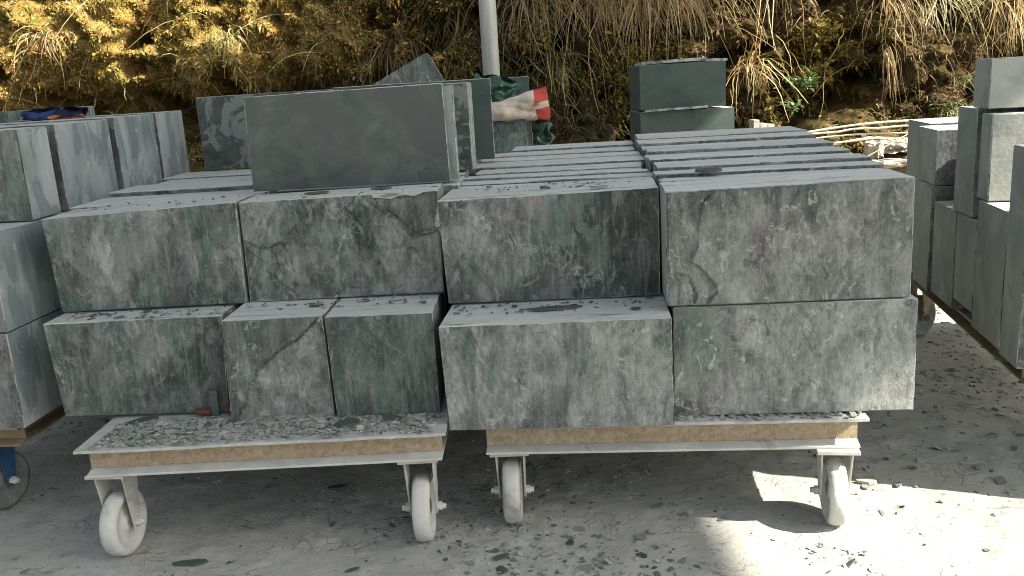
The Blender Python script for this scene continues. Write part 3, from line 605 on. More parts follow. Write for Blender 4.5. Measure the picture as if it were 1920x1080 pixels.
def ground_mat():
    s = NT('slate dust ground'); c = s.n('ShaderNodeTexCoord').outputs['Object']
    a = s.noise(c, 1.6, 6, .6, .5); b = s.noise(c, 7, 9, .7, .6); f = s.noise(c, 70, 5, .7)
    col = s.mix(s.rng(b, .3, .7), (.30, .303, .275), (.43, .43, .39)); col = s.mix(s.rng(a, .35, .65, .35, 0), col, (.20, .205, .188))
    fl = s.noise(s.map(c, (1, 1.8, 1)), 17, 7, .62, 1.6); col = s.mix(s.rng(fl, .60, .63, 0, .6), col, (.11, .12, .11)); col = s.mix(s.rng(fl, .40, .375, 0, .45), col, (.40, .40, .365))
    e = s.vor(s.vmath('ADD', c, s.vmath('MULTIPLY', s.noise(c, 12, 3, out=1), (.05, .05, .05))), 24, 'DISTANCE_TO_EDGE')
    ck = s.math('MULTIPLY', s.rng(e, .05, 0), s.rng(s.noise(c, 5, 4), .52, .64)); col = s.mix(s.math('MULTIPLY', ck, .6), col, (.10, .105, .10))
    mo = s.rng(s.noise(c, .9, 4, .6, .4), .58, .72, 0, .25); col = s.mix(mo, col, (.19, .20, .12))
    sy = s.n('ShaderNodeSeparateXYZ'); s.put(sy.inputs[0], c); bank = s.rng(sy.outputs[1], 5.8, 6.9); col = s.mix(bank, col, s.mix(s.rng(b, .35, .6), s.mix(s.rng(sy.outputs[0], 1.3, 2.0), (.03, .025, .016), (.10, .065, .03)), s.mix(s.rng(sy.outputs[0], 1.3, 2.0), (.055, .048, .030), (.34, .28, .18))))  # earth at the bank foot coloured darker on the shaded side
    q = s.n('ShaderNodeMath', operation='SNAP'); s.put(q.inputs[0], s.noise(c, 16, 7, .6, .8)); q.inputs[1].default_value = .06
    nr = s.bump(q.outputs[0], .5, .02); nr = s.bump(b, .35, .02, nr); nr = s.bump(s.math('SUBTRACT', f, s.math('MULTIPLY', ck, .6)), .5, .006, nr)
    return s.fin(col, .95, nr, .1)
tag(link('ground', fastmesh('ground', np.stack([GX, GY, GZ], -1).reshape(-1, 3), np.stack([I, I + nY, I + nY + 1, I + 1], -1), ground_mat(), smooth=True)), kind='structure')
def scatter(n, x0, x1, y0, y1, thr, sc, seed):
    x = rng.uniform(x0, x1, n * 4); y = rng.uniform(y0, y1, n * 4); k = (fbm(x * sc, y * sc, seed, 3) + rng.normal(0, .05, n * 4)) > thr
    x, y = x[k][:n], y[k][:n]; return np.c_[x, y, gz(x, y)]
W0 = [.2, .2, .1, .05, .25, .1, .1]; WD = [.1, .05, .3, .3, .05, .1, .1]
P = scatter(3200, -2.0, 2.2, 1.8, 3.4, .54, 1.7, 3.3); chips('slate_grit', P, rng.gamma(2., .0030, len(P)) + .003, .22, .0015, W0, 'pale slate grit scattered over the dusty ground')
P = scatter(280, -2.2, 2.3, 1.8, 4.4, .52, 1.6, 8.3); chips('slate_flakes', P, rng.gamma(1.6, .0065, len(P)) + .003, .10, .002, [.2, .1, .25, .12, .08, .1, .15], 'dark slate flakes lying on the dusty ground')
P = scatter(900, .9, 2.6, 2.2, 4.6, .46, 1.3, 5.3); chips('slate_rubble', P, rng.gamma(1.5, .0052, len(P)) + .003, .2, .003, [.3, .2, .12, .03, .1, .1, .15], 'rougher slate flakes in shade right of the carts')
# on the decks
def deckchips(fr, u0, u1, v0, v1, z, n, s, name, label, w):
    u = rng.uniform(u0, u1, n); v = v0 + (v1 - v0) * rng.random(n) ** .7; p = np.array([fr.w(a, b, z) for a, b in zip(u, v)]); p[:, 2] += rng.random(n) * .004 * (v - v0) / (v1 - v0)
    chips(name, p, rng.gamma(2., s, n) + .003, .13, .0012, w, label)
deckchips(LT, .18, 1.11, -.185, .0, .3490, 2500, .0030, 'slate_debris', 'broken slate chips strewn along the left trolley deck', [.2, .3, .04, .02, .3, .02, .12])
deckchips(RT, .62, 1.11, .034, .07, .3270, 130, .002, 'slate_debris', 'fine slate chips on the right trolley deck lip', [.25, .25, .05, .0, .35, 0, .1])
def topbits(fr, u0, u1, v0, v1, z, n, name, label, s=.0035):
    u = rng.uniform(u0, u1, n); v = rng.uniform(v0, v1, n); p = np.array([fr.w(a, b, z) for a, b in zip(u, v)]); chips(name, p, rng.gamma(2., s, n) + .002, .1, .0015, WD, label)
topbits(RT, .02, .58, .10, .22, .6265, 60, 'slate_crumbs', 'dark crumbs on the ledge of the lower left block, right trolley')
topbits(RT, .05, .6, .30, .49, .9345, 45, 'slate_crumbs', 'dark crumbs on top of the veined block, right trolley', .002)
topbits(LT, .0, 1.1, .05, .15, .6465, 130, 'slate_crumbs', 'dark crumbs along the ledge of the left trolley stack', .0035)
topbits(LT, .0, 1.12, .16, .34, .9505, 40, 'slate_crumbs', 'dark crumbs on the upper blocks of the left trolley', .003)

def flake(name, loc, size, asp, rz, mat, label, th=.004, cat='slate flake', tilt=(0, 0), seed=1, taper=0):
    r_ = random.Random(seed); n = 9; pts = []
    for i in range(n):
        a = 2 * math.pi * i / n; r = size * r_.uniform(.72, 1.0); pts.append((r * math.cos(a) * (1 + taper * math.cos(a)), r * math.sin(a) * asp))
    shard(name, pts, th, loc, (tilt[0], tilt[1], rz), mat, label, cat)
g1 = lambda x, y: (x, y, float(gz(np.array(x), np.array(y))) + .003)
flake('slate_flake', g1(-.93, 2.20), .062, .28, .05, M_green, 'long dark green flake on the ground below the left wheel', seed=3)
flake('slate_flake', g1(-.078, 2.13), .026, .45, .5, M_green, 'small dark pointed flake on the ground, upper of the two near the carts gap', seed=5, taper=.3)
flake('slate_flake', g1(-.070, 2.075), .022, .5, -.9, M_green, 'small oval dark flake just below the pointed one', seed=8)
flake('slate_flake', LT.w(.76, .25, .9525), .045, .4, .1, M_green, 'dark oval flake lying at the foot of the large smooth slab', seed=9)
flake('slate_flake', LT.w(.95, .27, .953), .04, .35, .1, M_green, 'second dark oval flake at the right foot of the smooth slab', seed=12)
flake('slate_flake', RT.w(.76, .40, .955), .052, .8, .1, M_green, 'green slate flake lying over the gap on the right stack', .006, seed=14)
flake('slate_flake', RT.w(.30, .13, .628), .085, .22, .04, M_green, 'dark green thin flake on the ledge of the lower left block', .004, seed=15)
flake('slate_flake', RT.w(.44, .27, .939), .03, .4, .0, M_sawn, 'thin grey sliver at the top edge of the veined block', .004, seed=17)
flake('slate_flake', RT.w(.28, .33, .936), .013, .6, .0, M_green, 'tiny dark stone on the pale top of the veined block', .008, seed=19)
flake('slate_flake', LT.w(.86, -.10, .352), .045, .6, .2, M_green, 'dark broad flake among the debris on the left deck', .005, seed=21)
flake('slate_flake', LT.w(.98, -.08, .352), .035, .6, -.2, M_green, 'dark flake near the right end of the left deck', .005, tilt=(.1, .1), seed=22)
flake('slate_flake', LT.w(.24, .0, .351), .05, .5, .5, M_green, 'dark flake at the left corner of the left deck', .005, seed=23)
flake('slate_flake', g1(1.03, 2.43), .035, .4, -.3, M_conc, 'pale stone flake at the shadow edge right of the wheel', .008, seed=25)
flake('slate_flake', g1(.345, 2.22), .016, .7, .3, M_sawn, 'small tilted grey chip on the ground left of the sunlit patch', .008, tilt=(.4, .2), seed=27)
flake('slate_flake', g1(-.60, 2.62), .04, .4, .1, M_green, 'flat dark flake in the shade under the left trolley', .006, seed=29)

# ------------------------------------------------------------------ the bank
def bank_y(x, z):
    b = 7.75 + .22 * z + .35 * (fbm(x * .5, z * .5, 3, 2) - .5)
    sa_, sb_ = x * .80 - z * .60, x * .60 + z * .80; slant = fbm(sa_ * 4.5, sb_ * 11, 17, 4, .6)
    lum = fbm(x * 2.2 + .8 * z, z * 2.6, 5, 5, .55); b = b + .30 * np.clip(slant - .47, -.2, 1) * (1.6 - .8 * (x > -.5)) - .80 * (lum - .5) - .14 * np.abs(fbm(x * 5.5 + z, z * 7, 15, 3) - .5) * 4
    pit = np.clip(fbm(x * 3.4 - 1.2 * z, z * 4.4, 11, 3) - .545, 0, 1); b = b + 3.2 * pit
    lft = np.clip((-x - .3) / 1.5, 0, 1)
    b = b + lft * 1.0 * np.exp(-((z - 1.16 - .06 * np.sin(x * 3)) / .19) ** 2)     # undercut at the foot on the left
    b = b - .25 * np.exp(-((z - .45) / .3) ** 2) * (x > 0)
    return b
hx = np.concatenate([np.arange(-9, -5.2, .08), np.arange(-5.2, 6, .022), np.arange(6, 9.1, .08)]); hz = np.concatenate([np.arange(-.1, .5, .06), np.arange(.5, 2.6, .022), np.arange(2.62, 5.2, .06)]); HX, HZ = np.meshgrid(hx, hz, indexing='ij'); HY = bank_y(HX, HZ)
n0, n1_ = HX.shape; I = (np.arange(n0 - 1)[:, None] * n1_ + np.arange(n1_ - 1)[None, :]).ravel()
def bank_mat():
    s = NT('mossy earth bank'); c = s.n('ShaderNodeTexCoord').outputs['Object']
    a = s.noise(c, 2.2, 6, .6, .8); b = s.noise(c, 9, 8, .7, .8); f = s.noise(c, 45, 5, .7)
    col = s.mix(s.rng(b, .3, .7), (.065, .045, .014), (.56, .37, .125))
    col = s.mix(s.rng(s.noise(c, 5, 6, .65, 1.2), .50, .60, 0, .75), col, (.15, .15, .02))
    col = s.mix(s.rng(a, .56, .66, 0, .7), col, (.40, .20, .05)); col = s.mix(s.rng(s.noise(c, 6, 7, .7, 1.4), .60, .66, 0, .7), col, (.46, .36, .20))
    xs = s.n('ShaderNodeSeparateXYZ'); s.put(xs.inputs[0], c)
    mb = s.math('MULTIPLY', s.rng(s.math('ABSOLUTE', s.math('SUBTRACT', xs.outputs[0], .2)), 2.2, .8), .6)  # middle stretch of soil darkened in colour to deepen its shade
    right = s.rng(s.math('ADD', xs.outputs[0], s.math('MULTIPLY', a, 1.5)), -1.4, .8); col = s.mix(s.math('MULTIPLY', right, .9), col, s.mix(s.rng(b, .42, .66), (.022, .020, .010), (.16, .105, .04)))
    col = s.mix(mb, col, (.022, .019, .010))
    lowl = s.math('MULTIPLY', s.rng(s.math('ADD', xs.outputs[2], s.math('MULTIPLY', b, .5)), 1.42, 1.18), s.rng(xs.outputs[0], 1.9, 1.3)); col = s.mix(s.math('MULTIPLY', lowl, .85), col, (.040, .034, .020))  # low soil colour darkened to carry the shade along the foot
    nr = s.bump(b, .8, .06); nr = s.bump(f, .7, .02, nr)
    return s.fin(col, .95, nr, .1)
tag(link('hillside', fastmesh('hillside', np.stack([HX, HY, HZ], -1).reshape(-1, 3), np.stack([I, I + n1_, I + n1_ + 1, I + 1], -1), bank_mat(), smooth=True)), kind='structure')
hx2 = np.linspace(-9, 9, 40); V = []; F = []
for i, x in enumerate(hx2): V += [(x, float(bank_y(np.array(x), np.array(5.1))) + .0, 5.06), (x, 30, 14)]
F = [(2 * i, 2 * i + 2, 2 * i + 3, 2 * i + 1) for i in range(39)]
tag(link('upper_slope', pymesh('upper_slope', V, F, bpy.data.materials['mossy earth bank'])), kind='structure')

# vegetation on the bank ------------------------------------------------------
STRAW = np.array([[.55, .43, .22], [.46, .33, .13], [.38, .27, .12], [.60, .50, .30], [.30, .19, .08], [.42, .27, .15]])
GREEN = np.array([[.07, .11, .02], [.13, .16, .03], [.20, .20, .04], [.05, .08, .02]])
OCHRE = np.array([[.62, .41, .14], [.50, .33, .09], [.30, .30, .05], [.38, .36, .10], [.68, .47, .17], [.40, .19, .04], [.66, .50, .26], [.34, .28, .04], [.22, .23, .03]])
BROWN = .75 * np.array([[.16, .09, .045], [.22, .13, .07], [.10, .06, .03], [.28, .18, .10], [.09, .10, .03], [.12, .13, .03]])
def bank_pts(n, x0, x1, z0, z1, f=None):
    x = rng.uniform(x0, x1, n); z = rng.uniform(z0, z1, n)
    if f is not None: k = f(x, z) > rng.random(n); x, z = x[k], z[k]
    return x, bank_y(x, z), z
def blades(P, L, dirs, droop, width, cols, seg=4, curl=.3):
    """P (n,3) roots; dirs (n,3) start direction; gravity bends them down"""
    n = len(P); pos = P.copy(); d = dirs / np.linalg.norm(dirs, axis=1, keepdims=True); pts = [pos.copy()]; st = (L / seg)[:, None]
    for i in range(seg):
        pos = pos + d * st; pts.append(pos.copy()); d = d + np.c_[rng.normal(0, curl, n), rng.normal(0, curl * .5, n), -droop + rng.normal(0, curl * .4, n)] * np.array([1, 1, 1.]); d /= np.linalg.norm(d, axis=1, keepdims=True)
    pts = np.stack(pts, 1); side = np.c_[np.cos(rng.uniform(-.6, .6, n)), np.sin(rng.uniform(-.6, .6, n)), rng.normal(0, .2, n)]
    # width axis perpendicular to overall direction
    ov = pts[:, -1] - pts[:, 0]; ov /= np.linalg.norm(ov, axis=1, keepdims=True) + 1e-9; side = side - (side * ov).sum(1, keepdims=True) * ov; side /= np.linalg.norm(side, axis=1, keepdims=True) + 1e-9
    prof = np.array([.7, 1, .9, .6, .12]) if seg == 4 else np.linspace(1, .15, seg + 1)
    w = width[:, None, None] * prof[None, :, None] * side[:, None, :]
    V = np.stack([pts - w, pts + w], 2).reshape(-1, 3); base = (np.arange(n) * (seg + 1) * 2)[:, None, None]
    q = np.array([[2 * i, 2 * i + 1, 2 * i + 3, 2 * i + 2] for i in range(seg)])[None]; Fc = (base + q).reshape(-1, 4)
    g = np.repeat(np.linspace(.7, 1.08, seg + 1), 2)[None, :, None]
    return V, Fc, (cols[:, None, :] * g).reshape(-1, 3)
def leaves(P, size, cols, elong=.45, down=.5):
    n = len(P); a = rng.normal(0, 1, (n, 3)); a[:, 1] = -np.abs(a[:, 1]) * .7; a[:, 2] -= down; a /= np.linalg.norm(a, axis=1, keepdims=True)
    r = rng.normal(0, 1, (n, 3)); b = np.cross(a, r); b /= np.linalg.norm(b, axis=1, keepdims=True); c = np.cross(a, b); s = size[:, None]
    m = P + a * s * .5 + c * s * .12; V = np.stack([P, m + b * s * elong * .5, P + a * s, m - b * s * elong * .5], 1).reshape(-1, 3)
    return V, np.arange(n * 4).reshape(-1, 4), np.repeat(cols, 4, 0)
pick = lambda pal, n: pal[rng.integers(0, len(pal), n)] * rng.uniform(.7, 1.2, (n, 1))
zmax = 2.6
# litter and moss, left golden, right brown
x, y, z = bank_pts(100000, -5.4, -.2, .7, zmax, lambda x, z: (.15 + .85 * (z > 1.38)) * np.clip(.5 + 2.2 * (fbm(x * 2.5, z * 2.5, 20, 3) - .38), 0, 1) * np.clip((.3 - x) / 1.2, 0, 1)); n = len(x)
V, F, C = leaves(np.c_[x, y - rng.random(n) * .05, z], rng.gamma(3, .0062, n) + .006, pick(OCHRE, n)); tag(link('leaf_litter', fastmesh('leaf_litter', V, F, M_leaf, C)), 'golden leaf litter and moss on the sunlit left bank', 'undergrowth', kind='stuff')
x, y, z = bank_pts(85000, -1.6, 6.2, .3, zmax, lambda x, z: np.clip(.2 + 2.5 * (fbm(x * 2.5, z * 2.5, 30, 3) - .4), 0, 1)); n = len(x)
C0 = pick(BROWN, n) * (1 - .55 * np.exp(-((x - .2) / 1.3) ** 4))[:, None]; mossy = (fbm(x * 2, z * 2, 40, 3) + (1.3 - z) * .06) > .54; C0[mossy] = pick(np.array([[.20, .17, .03], [.28, .20, .04], [.12, .13, .02], [.33, .22, .06]]), mossy.sum())  # litter tint also darkened across the middle, shade put into colour
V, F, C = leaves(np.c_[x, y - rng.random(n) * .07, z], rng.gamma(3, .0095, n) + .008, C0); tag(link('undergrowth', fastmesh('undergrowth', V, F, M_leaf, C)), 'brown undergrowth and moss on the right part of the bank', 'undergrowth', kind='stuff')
def grass(name, n, x0, x1, z0, z1, Lm, pal, label, f=None, droop=.45, w=.0028, curl=.28, out=.9):
    x, y, z = bank_pts(n, x0, x1, z0, z1, f); n = len(x); d = np.c_[rng.normal(0, .55, n), -np.abs(rng.normal(out, .4, n)), rng.normal(.25, .5, n)]
    V, F, C = blades(np.c_[x, y + .02, z], rng.gamma(5, Lm / 5, n), d, np.full(n, droop), rng.gamma(4, w / 4, n) + .0006, pick(pal, n), curl=curl)
    return tag(link(name, fastmesh(name, V, F, M_straw, C)), label, 'grass', kind='stuff')
MIX = np.concatenate([STRAW, GREEN])
grass('dry_grass', 9000, -5.4, -.6, .9, zmax, .13, STRAW, 'short dry grass over the golden left bank', lambda x, z: np.clip(2.5 * (fbm(x * 1.6, z * 1.6, 50, 3) - .42), 0.05, 1))
DK = .7 * np.concatenate([STRAW * .6, GREEN, BROWN])  # blade colours darkened to make the middle bank look shaded
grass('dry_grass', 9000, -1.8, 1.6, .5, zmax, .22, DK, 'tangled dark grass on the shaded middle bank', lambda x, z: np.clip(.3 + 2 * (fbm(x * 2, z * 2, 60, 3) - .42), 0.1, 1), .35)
grass('dry_grass', 9000, 1.2, 6.0, .4, zmax, .17, np.concatenate([STRAW, STRAW * .6, BROWN, GREEN]), 'dry grass and stems on the right bank', lambda x, z: np.clip(.15 + 2 * (fbm(x * 2, z * 2, 70, 3) - .42), 0.05, 1), .4)
grass('dry_grass', 5000, -4.8, 1.6, .3, 1.45, .20, np.concatenate([GREEN, BROWN, STRAW * .5]), 'dark grass at the shaded foot of the left bank', None, .3)
x, y, z = bank_pts(420, -5, 6.0, .6, zmax); n = len(x); d = np.c_[rng.normal(0, 1, n), -np.abs(rng.normal(.5, .3, n)), rng.normal(.1, .8, n)]
V, F, C = blades(np.c_[x, y - .02, z], rng.gamma(5, .09, n), d, np.full(n, .22), rng.gamma(5, .0007, n) + .001, pick(STRAW * .9, n), seg=6, curl=.22)
tag(link('dry_stems', fastmesh('dry_stems', V, F, M_straw, C)), 'crossing dry stems and twigs over the whole bank', 'stems', kind='stuff')
def tussock(x, z, n, L, pal, label, spread=.10, droop=.5, w=.0042, fan=.5, yoff=-.05):
    n = int(n * 1.15)
    y = float(bank_y(np.array(x), np.array(z))) + yoff
    P = np.c_[rng.normal(0, spread, n), rng.normal(0, .03, n), rng.normal(0, .035, n)]
    d = np.c_[rng.normal(0, fan, n), -np.abs(rng.normal(.8, .3, n)), rng.normal(.45, .4, n)]
    V, F, C = blades(P, rng.gamma(7, L / 7, n) * 1.1, d, np.full(n, droop), rng.gamma(4, w / 4, n) + .0008, pick(pal, n), seg=6, curl=.19)
    o = link('grass_clump', fastmesh('grass_clump', V, F, M_straw, C), None, (x, y, z)); return tag(o, label, 'grass clump', 'hanging grass clumps on the bank')
SB = STRAW * .85
tussock(.98, 1.92, 190, .62, SB, 'broad straw clump hanging left above the dark green stack', .06)
tussock(1.42, 1.97, 210, .60, SB, 'straw clump hanging over the middle of the dark green stack', .09)
tussock(1.80, 1.95, 170, .56, SB, 'straw clump hanging right of the dark green stack', .07)
tussock(2.52, 1.86, 110, .50, STRAW, 'thin bleached tuft hanging above the leafy green plant', .04)
tussock(4.05, 1.78, 170, .66, np.array([[.58, .52, .33], [.50, .44, .24], [.30, .32, .12]]), 'pale arching clump above the right-hand stack', .06, .42, fan=.75)
tussock(3.42, 1.75, 60, .48, SB, 'narrow brown tuft left of the pale arching clump', .03)
tussock(-.95, 1.60, 90, .40, STRAW * .6, 'dim drooping clump above the peaked slab', .05)  # straw colour darkened for the shade here
tussock(.50, 1.35, 60, .40, np.array([[.30, .30, .12], [.42, .33, .16]]), 'small dim tuft right of the sack', .03)
tussock(-3.9, 1.85, 60, .24, STRAW, 'bright dry tuft at the far left of the bank', .10, fan=.8)
tussock(-2.35, 1.75, 60, .24, np.array([[.5, .46, .18], [.56, .44, .24], [.3, .33, .08]]), 'yellow-green tuft above the mottled slab', .06, fan=.7)
tussock(-3.1, 1.25, 80, .30, STRAW, 'dry tuft low on the left bank above the cart gap', .08, fan=.8)
tussock(3.0, 1.9, 90, .5, SB, 'dull straw tuft between the thin tuft and the narrow brown tuft', .08)
tussock(4.55, 1.65, 110, .6, STRAW, 'rusty straw tuft at the top right corner behind the highest block', .08)
tussock(.35, 1.95, 120, .6, STRAW * .55, 'dim long grass right of the pole top', .12)  # straw darkened in colour to sit in the middle shade
tussock(-.45, 1.85, 100, .5, STRAW * .5, 'dim long grass left of the pole top', .12)  # same shade darkening in the straw colour
tussock(2.2, 1.25, 50, .5, STRAW, 'tall bent stems right of the dark green stack', .05, .35, fan=.35)
tussock(3.38, 1.28, 26, .55, SB, 'broom-like seed stalk hanging above the rubble', .012, .9, fan=.08)
def leafy(x, z, n, label, ls=.07, h=.18, yoff=-.14):
    y = float(bank_y(np.array(x), np.array(z))) + yoff; r = empty('leafy_plant', (x, y, z)); tag(r, label, 'plant', 'leafy plants on the bank')
    V = []; F = []; C = []
    stems = [(Vector((0, 0, 0)), Vector((random.uniform(-.5, .5) * h, -random.uniform(.1, .5) * h, h * random.uniform(.6, 1)))) for _ in range(max(3, n // 9))]
    sv, sf = [], []
    for a, b_ in stems:
        k = len(sv); sv += [(a.x - .002, a.y, a.z), (a.x + .002, a.y, a.z), (a.x, a.y + .003, a.z), (b_.x, b_.y, b_.z)]; sf += [(k, k + 1, k + 3), (k + 1, k + 2, k + 3), (k + 2, k, k + 3)]
    for i in range(n):
        a, b_ = stems[i % len(stems)]; p = a.lerp(b_, random.uniform(.45, 1)); az = random.uniform(0, 6.28); el = random.uniform(-.3, .9)
        d = Vector((math.cos(az) * math.cos(el), math.sin(az) * math.cos(el) - .2, math.sin(el))).normalized(); s_ = d.cross(Vector((0, 0, 1))).normalized(); u_ = s_.cross(d); L = ls * random.uniform(.6, 1.1)
        k = len(V); c = [random.choice([(.12, .20, .07), (.17, .26, .10), (.09, .15, .05), (.26, .34, .17)])]
        for t, w, dr in ((0, .04, 0), (.35, .17, .02), (.7, .13, -.02), (1, .01, -.15)):
            q0 = p + d * L * t + u_ * L * dr; V += [tuple(q0 - s_ * L * w + u_ * L * w * .35), tuple(q0), tuple(q0 + s_ * L * w + u_ * L * w * .35)]
        for t in range(3):
            F += [(k + t * 3, k + t * 3 + 1, k + t * 3 + 4, k + t * 3 + 3), (k + t * 3 + 1, k + t * 3 + 2, k + t * 3 + 5, k + t * 3 + 4)]
        C += c * 12
    link('leaves', fastmesh('leaves', V, F, M_leaf, np.array(C)), r); link('stem', pymesh('stem', sv, sf, M_clothd if False else M_rust2), r)
leafy(2.62, .93, 70, 'brightest leafy green plant at the middle of the right bank', .12, .26, -.6)
leafy(2.36, .82, 26, 'smaller leafy plant low left of the brightest one', .10, .16, -.55)
leafy(3.58, .66, 50, 'bushy green plant behind the bamboo near the right-hand stack', .06, .22, -.35)
leafy(3.95, .95, 26, 'light green sprig beside the right-hand stack', .05, .15)

# rubble, bamboo, roofing at the foot of the bank
gr = [(3.00, 7.15, .17, .12, .12, 'jagged pale concrete lump under the bamboo ends'), (3.33, 7.05, .15, .12, .10, 'rounded pale stone below the bamboo'), (3.02, 6.95, .30, .14, .06, 'flat pale slab of concrete left of the rounded stone'),
      (3.62, 7.0, .22, .16, .22, 'big concrete piece against the right-hand stack'), (2.55, 7.25, .4, .2, .07, 'long pale rubble bank left of the bamboo'), (3.58, 6.8, .2, .15, .10, 'small broken slab beside the corrugated sheet'),
      (3.2, 7.3, .35, .2, .10, 'weathered stone behind the bamboo'), (2.8, 6.85, .12, .1, .07, 'small pale stone near the corner of the right stack')]
for i, (x, y, a, b_, c, l) in enumerate(gr):
    lump('rubble_piece', (a, b_, c), M_conc, (x, y, float(gz(np.array(x), np.array(y))) + c * .35 + .03), l, 'rubble', i + 3, (0, 0, random.random()), 'rubble at the foot of the bank', .55, 4)
# hollow block wall remnant beside the dark green stack
V, F = [], []
for (a, b_, c, d) in ((0, .05, 0, .17), (.11, .17, 0, .13), (.05, .11, 0, .035), (.05, .11, .10, .14)): box(V, F, a, b_, 0, .1, c, d)
tag(bevel(link('hollow_block', pymesh('hollow_block', V, F, M_conc), None, (1.93, 6.85, .68), .1), .006), 'broken white hollow block right of the dark green stack', 'concrete block')
lump('rubble_piece', (.3, .2, .3), M_conc, (2.02, 6.92, .52), 'stone supporting the broken hollow block', 'rubble', 31, group='rubble at the foot of the bank')
def cane(pts, r, label):
    V = []; F = []; n = 8; m = len(pts)
    for i, p in enumerate(pts):
        k = 1.12 if i % 3 == 0 else 1
        for q in range(n): a = 2 * math.pi * q / n; V.append((p[0], p[1] + r * k * math.cos(a), p[2] + r * k * math.sin(a)))
    for i in range(m - 1):
        for q in range(n): F.append((i * n + q, i * n + (q + 1) % n, (i + 1) * n + (q + 1) % n, (i + 1) * n + q))
    F += [tuple(range(n)), tuple((m - 1) * n + q for q in range(n))]
    c = pts[0]; tag(link('bamboo_cane', pymesh('bamboo_cane', [(a - c[0], b_ - c[1], z - c[2]) for a, b_, z in V], F, M_bamboo, smooth=True), None, c), label, 'bamboo cane')
cane([(2.0 + .1 * i, 6.95 - .01 * i, .665 + .07 * math.sin(i / 19 * 3.14) + .006 * math.sin(i * 1.9)) for i in range(20)], .008, 'long bleached cane lying over the rubble, front one')
cane([(2.35 + .1 * i, 7.15, .70 + .055 * math.sin(i / 16 * 3.14)) for i in range(17)], .009, 'thinner bleached cane behind the front one')
cane([(2.0 + .09 * i, 6.85, .60 + .02 * i * .3) for i in range(11)], .008, 'short cane low on the rubble')
V = []; F = []; nn = 60
for i in range(nn + 1):
    for k in range(2): V.append((i * .5 / nn, k * .35, .014 * math.sin(i / nn * 2 * math.pi * 9) + k * .06))
F = [(2 * i, 2 * i + 2, 2 * i + 3, 2 * i + 1) for i in range(nn)]
o = tag(link('corrugated_sheet', pymesh('corrugated_sheet', V, F, M_tile, smooth=True), None, (3.12, 6.5, .36), rad(-6)), 'grey corrugated sheet lying behind the right cart', 'roofing sheet')
cane([(2.2 + .1 * i, 6.98 - .015 * i, .655 + .035 * math.sin(i / 4)) for i in range(13)], .006, 'thin grey stick just under the front cane')
cane([(3.5 - .09 * i, 6.9 + .03 * i, .52 + .02 * i) for i in range(8)], .006, 'short stick slanting up to the left among the rubble')
cane([(2.5 + .08 * i, 6.9 + .02 * i, .60 + .05 * math.sin(i / 3)) for i in range(9)], .005, 'thin crooked stick across the rubble')
cane([(2.75 + .06 * i, 6.8, .50 + .03 * i) for i in range(8)], .005, 'thin stick rising to the right over the rubble')
sd = o.modifiers.new('s', 'SOLIDIFY'); sd.thickness = .006
lump('rubble_piece', (.5, .3, .3), M_conc, (3.4, 6.72, .24), 'stone under the corrugated sheet', 'rubble', 44, group='rubble at the foot of the bank')

# pole, sack, tarp, cloth
V, F = rev([(.0, 0), (.052, 0), (.052, 6.0), (.0, 6.0)], 28)
po = link('steel_pole', pymesh('steel_pole', [(y, z, x) for x, y, z in V], [tuple(reversed(f)) for f in F], M_galv, smooth=False), None, (-.046, 5.62, 0)); tag(po, 'grey steel pole rising behind the stacks', 'pole')
for p in po.data.polygons: p.use_smooth = abs(p.normal.z) < .5
# crumpled bag surfaces
def crumple(name, w, h, t, mats, pick_m, loc, rz, label, cat, seed, amp=.02, taper=None, nx=44, nz=26, freq=14, ry=0, parent=None):
    V = []; F = []; MI = []
    for side in (-1, 1):
        for i in range(nx + 1):
            for k in range(nz + 1):
                s_, q = i / nx, k / nz; hh = h * (taper(s_) if taper else 1); prof = (max(0, math.sin(math.pi * min(1, max(0, q))) * math.sin(math.pi * (.04 + .92 * s_)))) ** .5
                x = (s_ - .5) * w; z = (q - .5) * hh; p = Vector((x * freq + seed, z * freq, side))
                fold = abs(noise.noise(Vector((x * freq * .5 + z * freq * 1.2 + seed, z * freq * .25, side * .3)))); 
                y = side * (t * prof * (.6 + .9 * fold)) + amp * noise.noise(p) * prof
                V.append((x + amp * .6 * noise.noise(p + Vector((9, 0, 0))), y, z + amp * .6 * noise.noise(p * .8 + Vector((0, 9, 0)))))
    m = (nx + 1) * (nz + 1)
    for sidx in (0, 1):
        for i in range(nx):
            for k in range(nz):
                a = sidx * m + i * (nz + 1) + k; f = (a, a + nz + 1, a + nz + 2, a + 1); F.append(f if sidx == 0 else tuple(reversed(f))); MI.append(pick_m(i / nx, k / nz))
    o = link(name, pymesh(name, V, F, mats, MI, True), parent, loc); o.rotation_euler = (0, ry, rz); return tag(o, label, cat)
crumple('woven_sack', .40, .17, .045, [M_sack, M_sackred, M_clothd], lambda s, t: 1 if (s > .80 and (t > .56 or t < .36)) else 0, (.062, 4.93, 1.10), 0,
        'dusty white sack with red bands draped over the grey block', 'sack', 4.2, .022, lambda s: .42 + .62 * s, ry=rad(-6))
crumple('plastic_bag', .26, .17, .05, [M_tarp], lambda s, t: 0, (-.03, 5.08, 1.185), 0, 'crumpled dark green plastic bag left of the sack', 'plastic bag', 9.1, .05, None, freq=22, ry=rad(12))
crumple('plastic_bag', .09, .12, .03, [M_tarp], lambda s, t: 0, (.23, 5.0, .95), 0, 'dark green plastic hanging below the red sack band', 'plastic bag', 2.1, .05, None, freq=24)
crumple('cloth', .25, .055, .05, [M_cloth, M_clothd, M_orange], lambda s, t: 1 if s > .55 and t > .45 else (2 if s > .5 and t < .4 else 0), PB.w(-.42, 1.15, 1.222), 0, 'blue and orange cloth heaped on the leftmost stack', 'cloth', 6.6, .05, lambda s: .5 + .7 * s, freq=20)

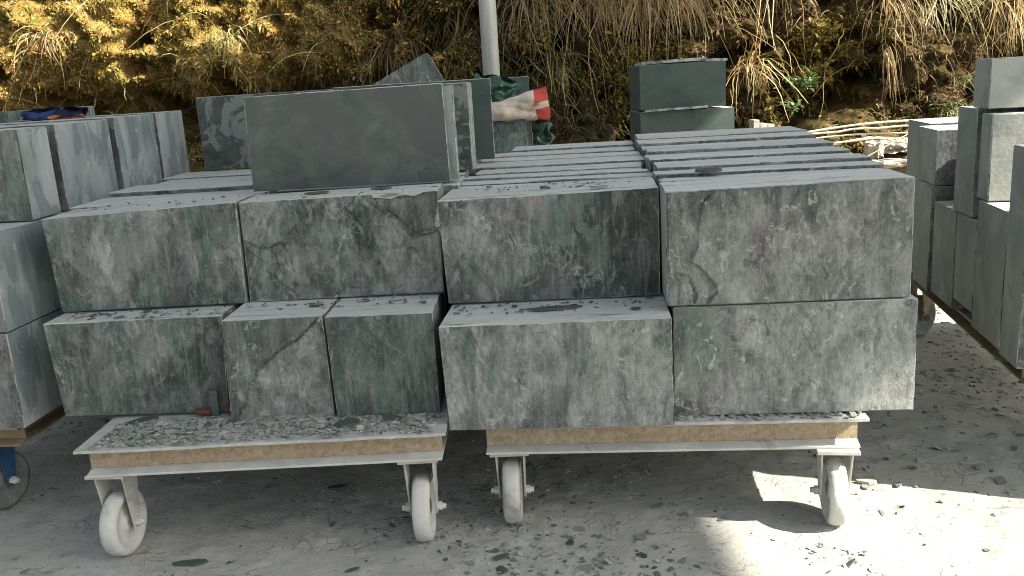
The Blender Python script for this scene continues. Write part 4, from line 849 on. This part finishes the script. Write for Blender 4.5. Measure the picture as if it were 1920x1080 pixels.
# ------------------------------------------------------------------ unseen roof above the frame, outline shaped to throw the yard's shade
zr = 7.0
poly = [(-3.6, .15), (4.78, .15), (4.37, 7.35), (4.20, 7.75), (3.3, 7.85), (2.2, 7.70), (.9, 7.62), (.2, 7.2), (-1.2, 7.16), (-3.6, 7.12)]
n = len(poly); poly = [(x - 4 * 1.05 + 7 * 1.05, y + 4 * .33 - 7 * .40) for x, y in poly]; V = [(x, y, zr) for x, y in poly] + [(x, y, zr + .03) for x, y in poly]
F = [tuple(range(n - 1, -1, -1)), tuple(range(n, 2 * n))] + [(i, (i + 1) % n, n + (i + 1) % n, n + i) for i in range(n)]
tag(link('shade_roof', pymesh('shade_roof', V, F, M_roof)), kind='structure')

# ------------------------------------------------------------------ light, sky, camera
sun_dir = Vector((1.05, -.40, 1.0)).normalized()
el = math.asin(sun_dir.z); az = math.atan2(sun_dir.x, sun_dir.y)
L = bpy.data.lights.new('sun', 'SUN'); L.energy = 5.0; L.angle = rad(.5); L.color = (1, .93, .80)
lo = bpy.data.objects.new('sun', L); COL.objects.link(lo); lo.rotation_euler = sun_dir.to_track_quat('Z', 'Y').to_euler(); lo.location = (6, -3, 8)
W = bpy.data.worlds.new('World'); S.world = W; W.use_nodes = True; t = W.node_tree; t.nodes.clear()
sky = t.nodes.new('ShaderNodeTexSky'); sky.sky_type = 'NISHITA'; sky.sun_disc = False; sky.sun_elevation = el; sky.sun_rotation = az; sky.dust_density = 2.5; sky.air_density = 1.0
hs = t.nodes.new('ShaderNodeHueSaturation'); hs.inputs['Saturation'].default_value = .36
bg = t.nodes.new('ShaderNodeBackground'); bg.inputs[1].default_value = .082; ow = t.nodes.new('ShaderNodeOutputWorld')
t.links.new(sky.outputs[0], hs.inputs['Color']); t.links.new(hs.outputs[0], bg.inputs[0]); t.links.new(bg.outputs[0], ow.inputs[0])
cam = bpy.data.cameras.new('camera'); cam.sensor_width = 36; cam.lens = 1649.6 / 1920 * 36; cam.clip_start = .05; cam.clip_end = 300
co = bpy.data.objects.new('camera', cam); COL.objects.link(co); S.camera = co
p = rad(13.1347); r = rad(-3.472); Fw = Vector((0, math.cos(p), -math.sin(p))); U = Vector((0, math.sin(p), math.cos(p))); R = Vector((1, 0, 0))
R2 = R * math.cos(r) + U * math.sin(r); U2 = -R * math.sin(r) + U * math.cos(r)
M = Matrix((R2, U2, -Fw)).transposed().to_4x4(); M.translation = (0, 0, 1.2413); co.matrix_world = M
S.view_settings.view_transform = 'Standard'; S.view_settings.look = 'None'; S.view_settings.exposure = 1.75; S.view_settings.gamma = 1
S.cycles.filter_width = 1.0; S.cycles.max_bounces = 6; S.cycles.diffuse_bounces = 4
